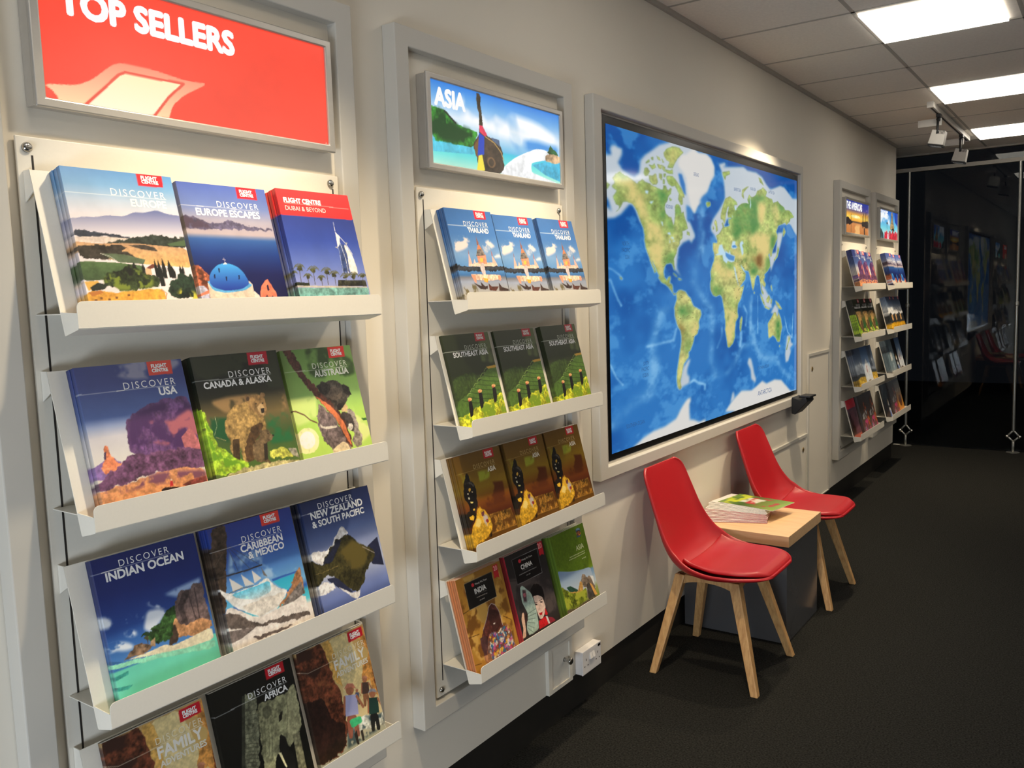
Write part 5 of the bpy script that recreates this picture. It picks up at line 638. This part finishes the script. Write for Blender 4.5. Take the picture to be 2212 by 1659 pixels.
# centre line (x forward, z up), half width, edge curl towards the sitter
PROF=[(-.232,.812,.126,.012),(-.222,.785,.168,.020),(-.196,.70,.182,.028),(-.168,.61,.192,.036),(-.142,.535,.207,.050),(-.105,.472,.218,.066),(-.04,.435,.226,.060),(.05,.428,.232,.042),(.14,.438,.230,.030),(.205,.446,.206,.022),(.243,.452,.165,.012),(.264,.458,.105,.0)]
def surf(n=44,m=23,t0=0,t1=1,wf=1.0,lift=0.0):
    V=[];F=[]
    for i in range(n):
        t=t0+(t1-t0)*i/(n-1); x,z,hw,cu=cr(PROF,t); z-=.046; x-=.034; xa,za=cr(PROF,min(1,t+.01))[:2]; xb,zb_=cr(PROF,max(0,t-.01))[:2]; d=np.array((xa-xb,za-zb_)); d/=np.linalg.norm(d); nrm=np.array((-d[1],d[0]))  # towards sitter
        if nrm[1]<0 and t>.6: nrm=-nrm
        if nrm[0]<0 and t<.45: nrm=-nrm
        for j in range(m):
            q=-1+2*j/(m-1); off=cu*abs(q)**2.6; y=hw*wf*math.sin(q*PI/2*.92)/math.sin(PI/2*.92)
            l=lift*(1-abs(q)**4)**.5*min(1,4*(i/(n-1)))**.5*min(1,5*(1-i/(n-1)))**.5 if lift else 0
            V.append((x+nrm[0]*(off+l),y,z+nrm[1]*(off+l)))
    for i in range(n-1):
        for j in range(m-1): F.append((i*m+j,i*m+j+1,(i+1)*m+j+1,(i+1)*m+j))
    return MB().add(V,F)
def chair(loc,label):
    t=thing('chair',loc,label,'chair','red shell chairs either side of the table')
    s=surf().build('shell',MT['red'],t,smooth=True); s.modifiers.clear()
    md=s.modifiers.new('thick','SOLIDIFY'); md.thickness=.011; md.offset=0; md=s.modifiers.new('sub','SUBSURF'); md.levels=1; md.render_levels=1
    c=surf(30,21,.50,.945,.84,.026).build('cushion',MT['redpad'],t,smooth=True); c.modifiers.clear()
    md=c.modifiers.new('thick','SOLIDIFY'); md.thickness=.012; md.offset=0; md=c.modifiers.new('sub','SUBSURF'); md.levels=1; md.render_levels=1
    for px,py in ((.197,.205),(.197,-.205),(-.197,.205),(-.197,-.205)):
        sgx,sgy=(1 if px>0 else -1),(1 if py>0 else -1); tx,ty=sgx*.105-.012,sgy*.115; a,b=.020,.0135
        q=lambda x,y,z,r:[(x-r,y-r,z),(x+r,y-r,z),(x+r,y+r,z),(x-r,y+r,z)]
        MB().add(q(px,py,0,b)+q(tx,ty,.375,a),[(3,2,1,0),(4,5,6,7)]+[(i,(i+1)%4,4+(i+1)%4,4+i) for i in range(4)]).build('leg',MT['oak'],t,bevel=.003)
    def rail(p0,p1):
        p0=Vector(p0); p1=Vector(p1); d=p1-p0; n=Vector((-d.y,d.x,0)).normalized()*.010; pts=[]
        for k in range(13):
            f=k/12; pts.append(p0+d*f+Vector((0,0,-.052+.034*math.sin(PI*f)**.45)))
        MB().prism([p0-n,p1-n]+[p-n for p in pts[::-1]],n*2).build('rail',MT['oak'],t)
    z=.375
    rail((.098,-.12,z),(.098,.12,z)); rail((-.122,-.12,z),(-.122,.12,z)); rail((-.122,-.12,z),(.098,-.12,z)); rail((-.122,.12,z),(.098,.12,z))
    MB().box(-.10,.08,-.085,.085,.372,.385).build('seat_mount',MT['blackp'],t)
    return t
c0=chair((.298,3.07,0),'red shell chair with oak legs standing before the side table')
dup(c0,(.298,4.045,0),'red shell chair with oak legs partly hidden behind the side table')
# ------------------------------------------------------------------ side table and the magazines on it
t=thing('side_table',(.002,3.359,0),'square side table with oak top and dark glossy body between the red chairs','side table')
MB().box(.0,.459,0,.456,.407,.452).build('top',MT['oaktop'],t,bevel=.0015)
MB().box(.004,.447,.012,.444,0,.407).build('body',MT['dark'],t,bevel=.002)
rng=random.Random(5)
magimg=paint('meadow',36,50)
MGW,MGH,MGT=.268,.19,.0027
mcov=art_mesh('cover',MGW,MGH,MGT,50,36,np.rot90(magimg).copy()); mcov.materials.append(MT['cover'])
mwhite=art_mesh('cover',MGW,MGH,MGT,6,6,np.full((6,6,3),(236,230,224.))); mwhite.materials.append(MT['cover'])
mpages=MB().box(.0004,MGW+.0004,-.0004,MGH-.0004,.0004,MGT-.0004).mesh('pages'); mpages.materials.append(MT['paper'])
mpink=mpages.copy(); mpink.materials.clear(); mpink.materials.append(MT['pink'])
NM=16
NUM=['bottom','second','third','fourth','fifth','sixth','seventh','eighth','ninth','tenth','eleventh','twelfth','thirteenth','fourteenth','fifteenth','topmost']
for k in range(NM):
    top=k==NM-1; f=k/(NM-1); white=k>9
    o=thing('magazine',(0,0,0),('green garden magazine lying topmost on the fanned stack on the side table' if top else f'{"white" if white else "pink"}-edged magazine, {NUM[k]} from below in the fanned stack on the side table'),'magazine','magazines fanned on the side table')
    o.matrix_world=Matrix.Translation((.3215-.022*f+rng.uniform(-.004,.004),3.512+.045*f,.4524+k*.0030))@Matrix.Rotation(math.radians(22-33*f+rng.uniform(-.5,.5)),4,'Z')@Matrix.Translation((-MGW+(.03 if top else 0),0,0))
    link('cover',mcov if top else mwhite,o); link('pages',mpages if white else mpink,o)
# ------------------------------------------------------------------ ceiling lights
L0=None
for k,lab in ((2,'square ceiling light panel above the red chairs'),(3,'square ceiling light panel next to the start of the track'),(4,'square ceiling light panel close to the glass partition')):
    y0=.425+1.7025*k+.034
    if L0 is None:
        L0=thing('ceiling_light',(.588,y0,H),lab,'ceiling light','square light panels in the ceiling')
        MB().ring(0,.498,0,.505,.012,.486,.012,.493,-.012,0).build('rim',MT['panel'],L0); r=L0.children[0]; r.matrix_local=Matrix(((0,1,0,0),(0,0,1,0),(1,0,0,0),(0,0,0,1)))
        MB().box(.1085,.3895,.014,.491,-.009,-.003).build('diffuser',MT['panel'],L0)
        MB().box(.014,.1045,.014,.491,-.008,-.003).build('side_diffuser',MT['panel'],L0); MB().box(.3935,.484,.014,.491,-.008,-.003).build('side_diffuser',MT['panel'],L0)
        MB().box(.004,.494,.004,.501,-.0028,-.0003).build('backing',MT['grid'],L0)
    else: dup(L0,(.588,y0,H),lab)
# unseen ceiling panels; the second and third rows are added as room fill
for x0,y0,lab in ((.588,2.1615,'square ceiling light panel in front of the beach sign rack'),(.588,.459,'square ceiling light panel in front of the red sign rack'),
  )+tuple((xx,.459+1.7025*k,f'added unseen ceiling fill panel, {row} row from the wall, {o_} from shop front')
   for xx,row in ((2.29,'second'),(3.425,'third')) for k,o_ in enumerate(('first','second','third','fourth','fifth'))):
    dup(L0,(x0,y0,H),lab)
# ------------------------------------------------------------------ track and spotlights
t=thing('lighting_track',(.52,5.98,H),'white lighting track on the ceiling carrying two spotlights','lighting track')
MB().box(-.017,.017,0,1.62,-.034,-.0005).build('rail',MT['white'],t,bevel=.002)
MB().box(-.006,.006,.03,1.6,-.0348,-.0338).build('groove',MT['slot'],t)
for y in (-.004,1.62): MB().box(-.019,.019,y,y+.006,-.036,-.0005).build('end_cap',MT['white'],t)
def spot(loc,label):
    t=thing('spotlight',loc,label,'spotlight','track spotlights')   # origin at the underside of the track
    MB().box(-.014,.014,-.03,.03,-.022,-.0012).build('adapter',MT['blackp'],t,bevel=.002)
    MB().box(-.128,.012,.018,.034,-.068,-.022).build('gear_box',MT['white'],t,bevel=.002)
    MB().lathe((-.004,-.016,-.034),(0,1,0),[(0,.011),(.030,.011)],16).build('pivot',MT['blackp'],t,smooth=True)
    MB().tube((-.004,-.018,-.034),(-.002,-.040,-.128),.0075).build('arm',MT['blackp'],t,smooth=True)
    R=Matrix.Translation((-.004,-.002,-.150))@Matrix.Rotation(math.radians(13),4,'Y')
    h=MB().add([(x*(.040+.006*(z<0)),y*(.038+.004*(z<0)),z) for z in (-.045,.045) for x,y in ((-1,-1),(1,-1),(1,1),(-1,1))],[(3,2,1,0),(4,5,6,7)]+[(i,(i+1)%4,4+(i+1)%4,4+i) for i in range(4)]).build('head',MT['white'],t,bevel=.004,seg=3); h.matrix_local=R
    v=MB()
    for k in range(6): v.box(-.006+k*.008,-.003+k*.008,-.0404,-.030,.022,.0462)
    v=v.build('vents',MT['slot'],h)
    b=MB().ring(-.045,.045,-.041,.041,-.034,.034,-.030,.030,-.056,-.0445).build('bezel',MT['blackp'],h); b.matrix_local=Matrix(((0,1,0,0),(0,0,1,0),(1,0,0,0),(0,0,0,1)))
    l=MB().box(-.0335,.0335,-.0295,.0295,-.050,-.0455).build('lens',MT['lens'],h)
    return t
s0=spot((.527,6.26,H-.0348),'white track spotlight at the near end of the lighting track')
dup(s0,(.527,7.24,H-.0348),'white track spotlight at the glass end of the lighting track')
# ------------------------------------------------------------------ steel posts of the glass partition
p0=None
for x,lab in ((-.0095,'steel post with diamond floor fitting beside the wall end'),(.828,'steel post with diamond floor fitting standing free along the glass')):
    if p0 is None:
        p0=thing('partition_post',(x,8.25,0),lab,'post','steel posts before the glass partition')
        m=MB().tube((0,0,.185),(0,0,2.411),.012); m.build('pole',MT['post'],p0,smooth=True)
        m=MB()
        for a,b in (((0,.19),(-.044,.138)),((0,.19),(.044,.138)),((-.044,.138),(0,.094)),((.044,.138),(0,.094))): m.tube((a[0],0,a[1]),(b[0],0,b[1]),.0085,.0075,12)
        sf=m.build('spider_fitting',MT['post'],p0,smooth=True)
        for sx_ in (-.047,.047): MB().lathe((sx_,0,.121),(0,0,1),[(0,.004),(.004,.012),(.011,.016),(.018,.016),(.026,.011),(.03,.004)],16).build('ball',MT['screw'],sf,smooth=True)
        MB().tube((0,0,.006),(0,0,.095),.011).build('foot',MT['post'],p0,smooth=True)
        MB().lathe((0,0,.0),(0,0,1),[(0.0,.052),(.005,.05),(.008,.02)],24).build('base_plate',MT['post'],p0,smooth=True)
        MB().lathe((0,0,1.235),(0,0,1),[(0,.013),(.004,.017),(.030,.017),(.036,.013)],16).build('collar',MT['post'],p0,smooth=True)
    else: dup(p0,(x,8.25,0),lab)
pp=MB().box(-.115,-.030,8.262,8.294,.0006,.0016).build('paper_scrap',MT['paper']); tag(pp,'small white paper scrap on the carpet beside the steel post','paper')
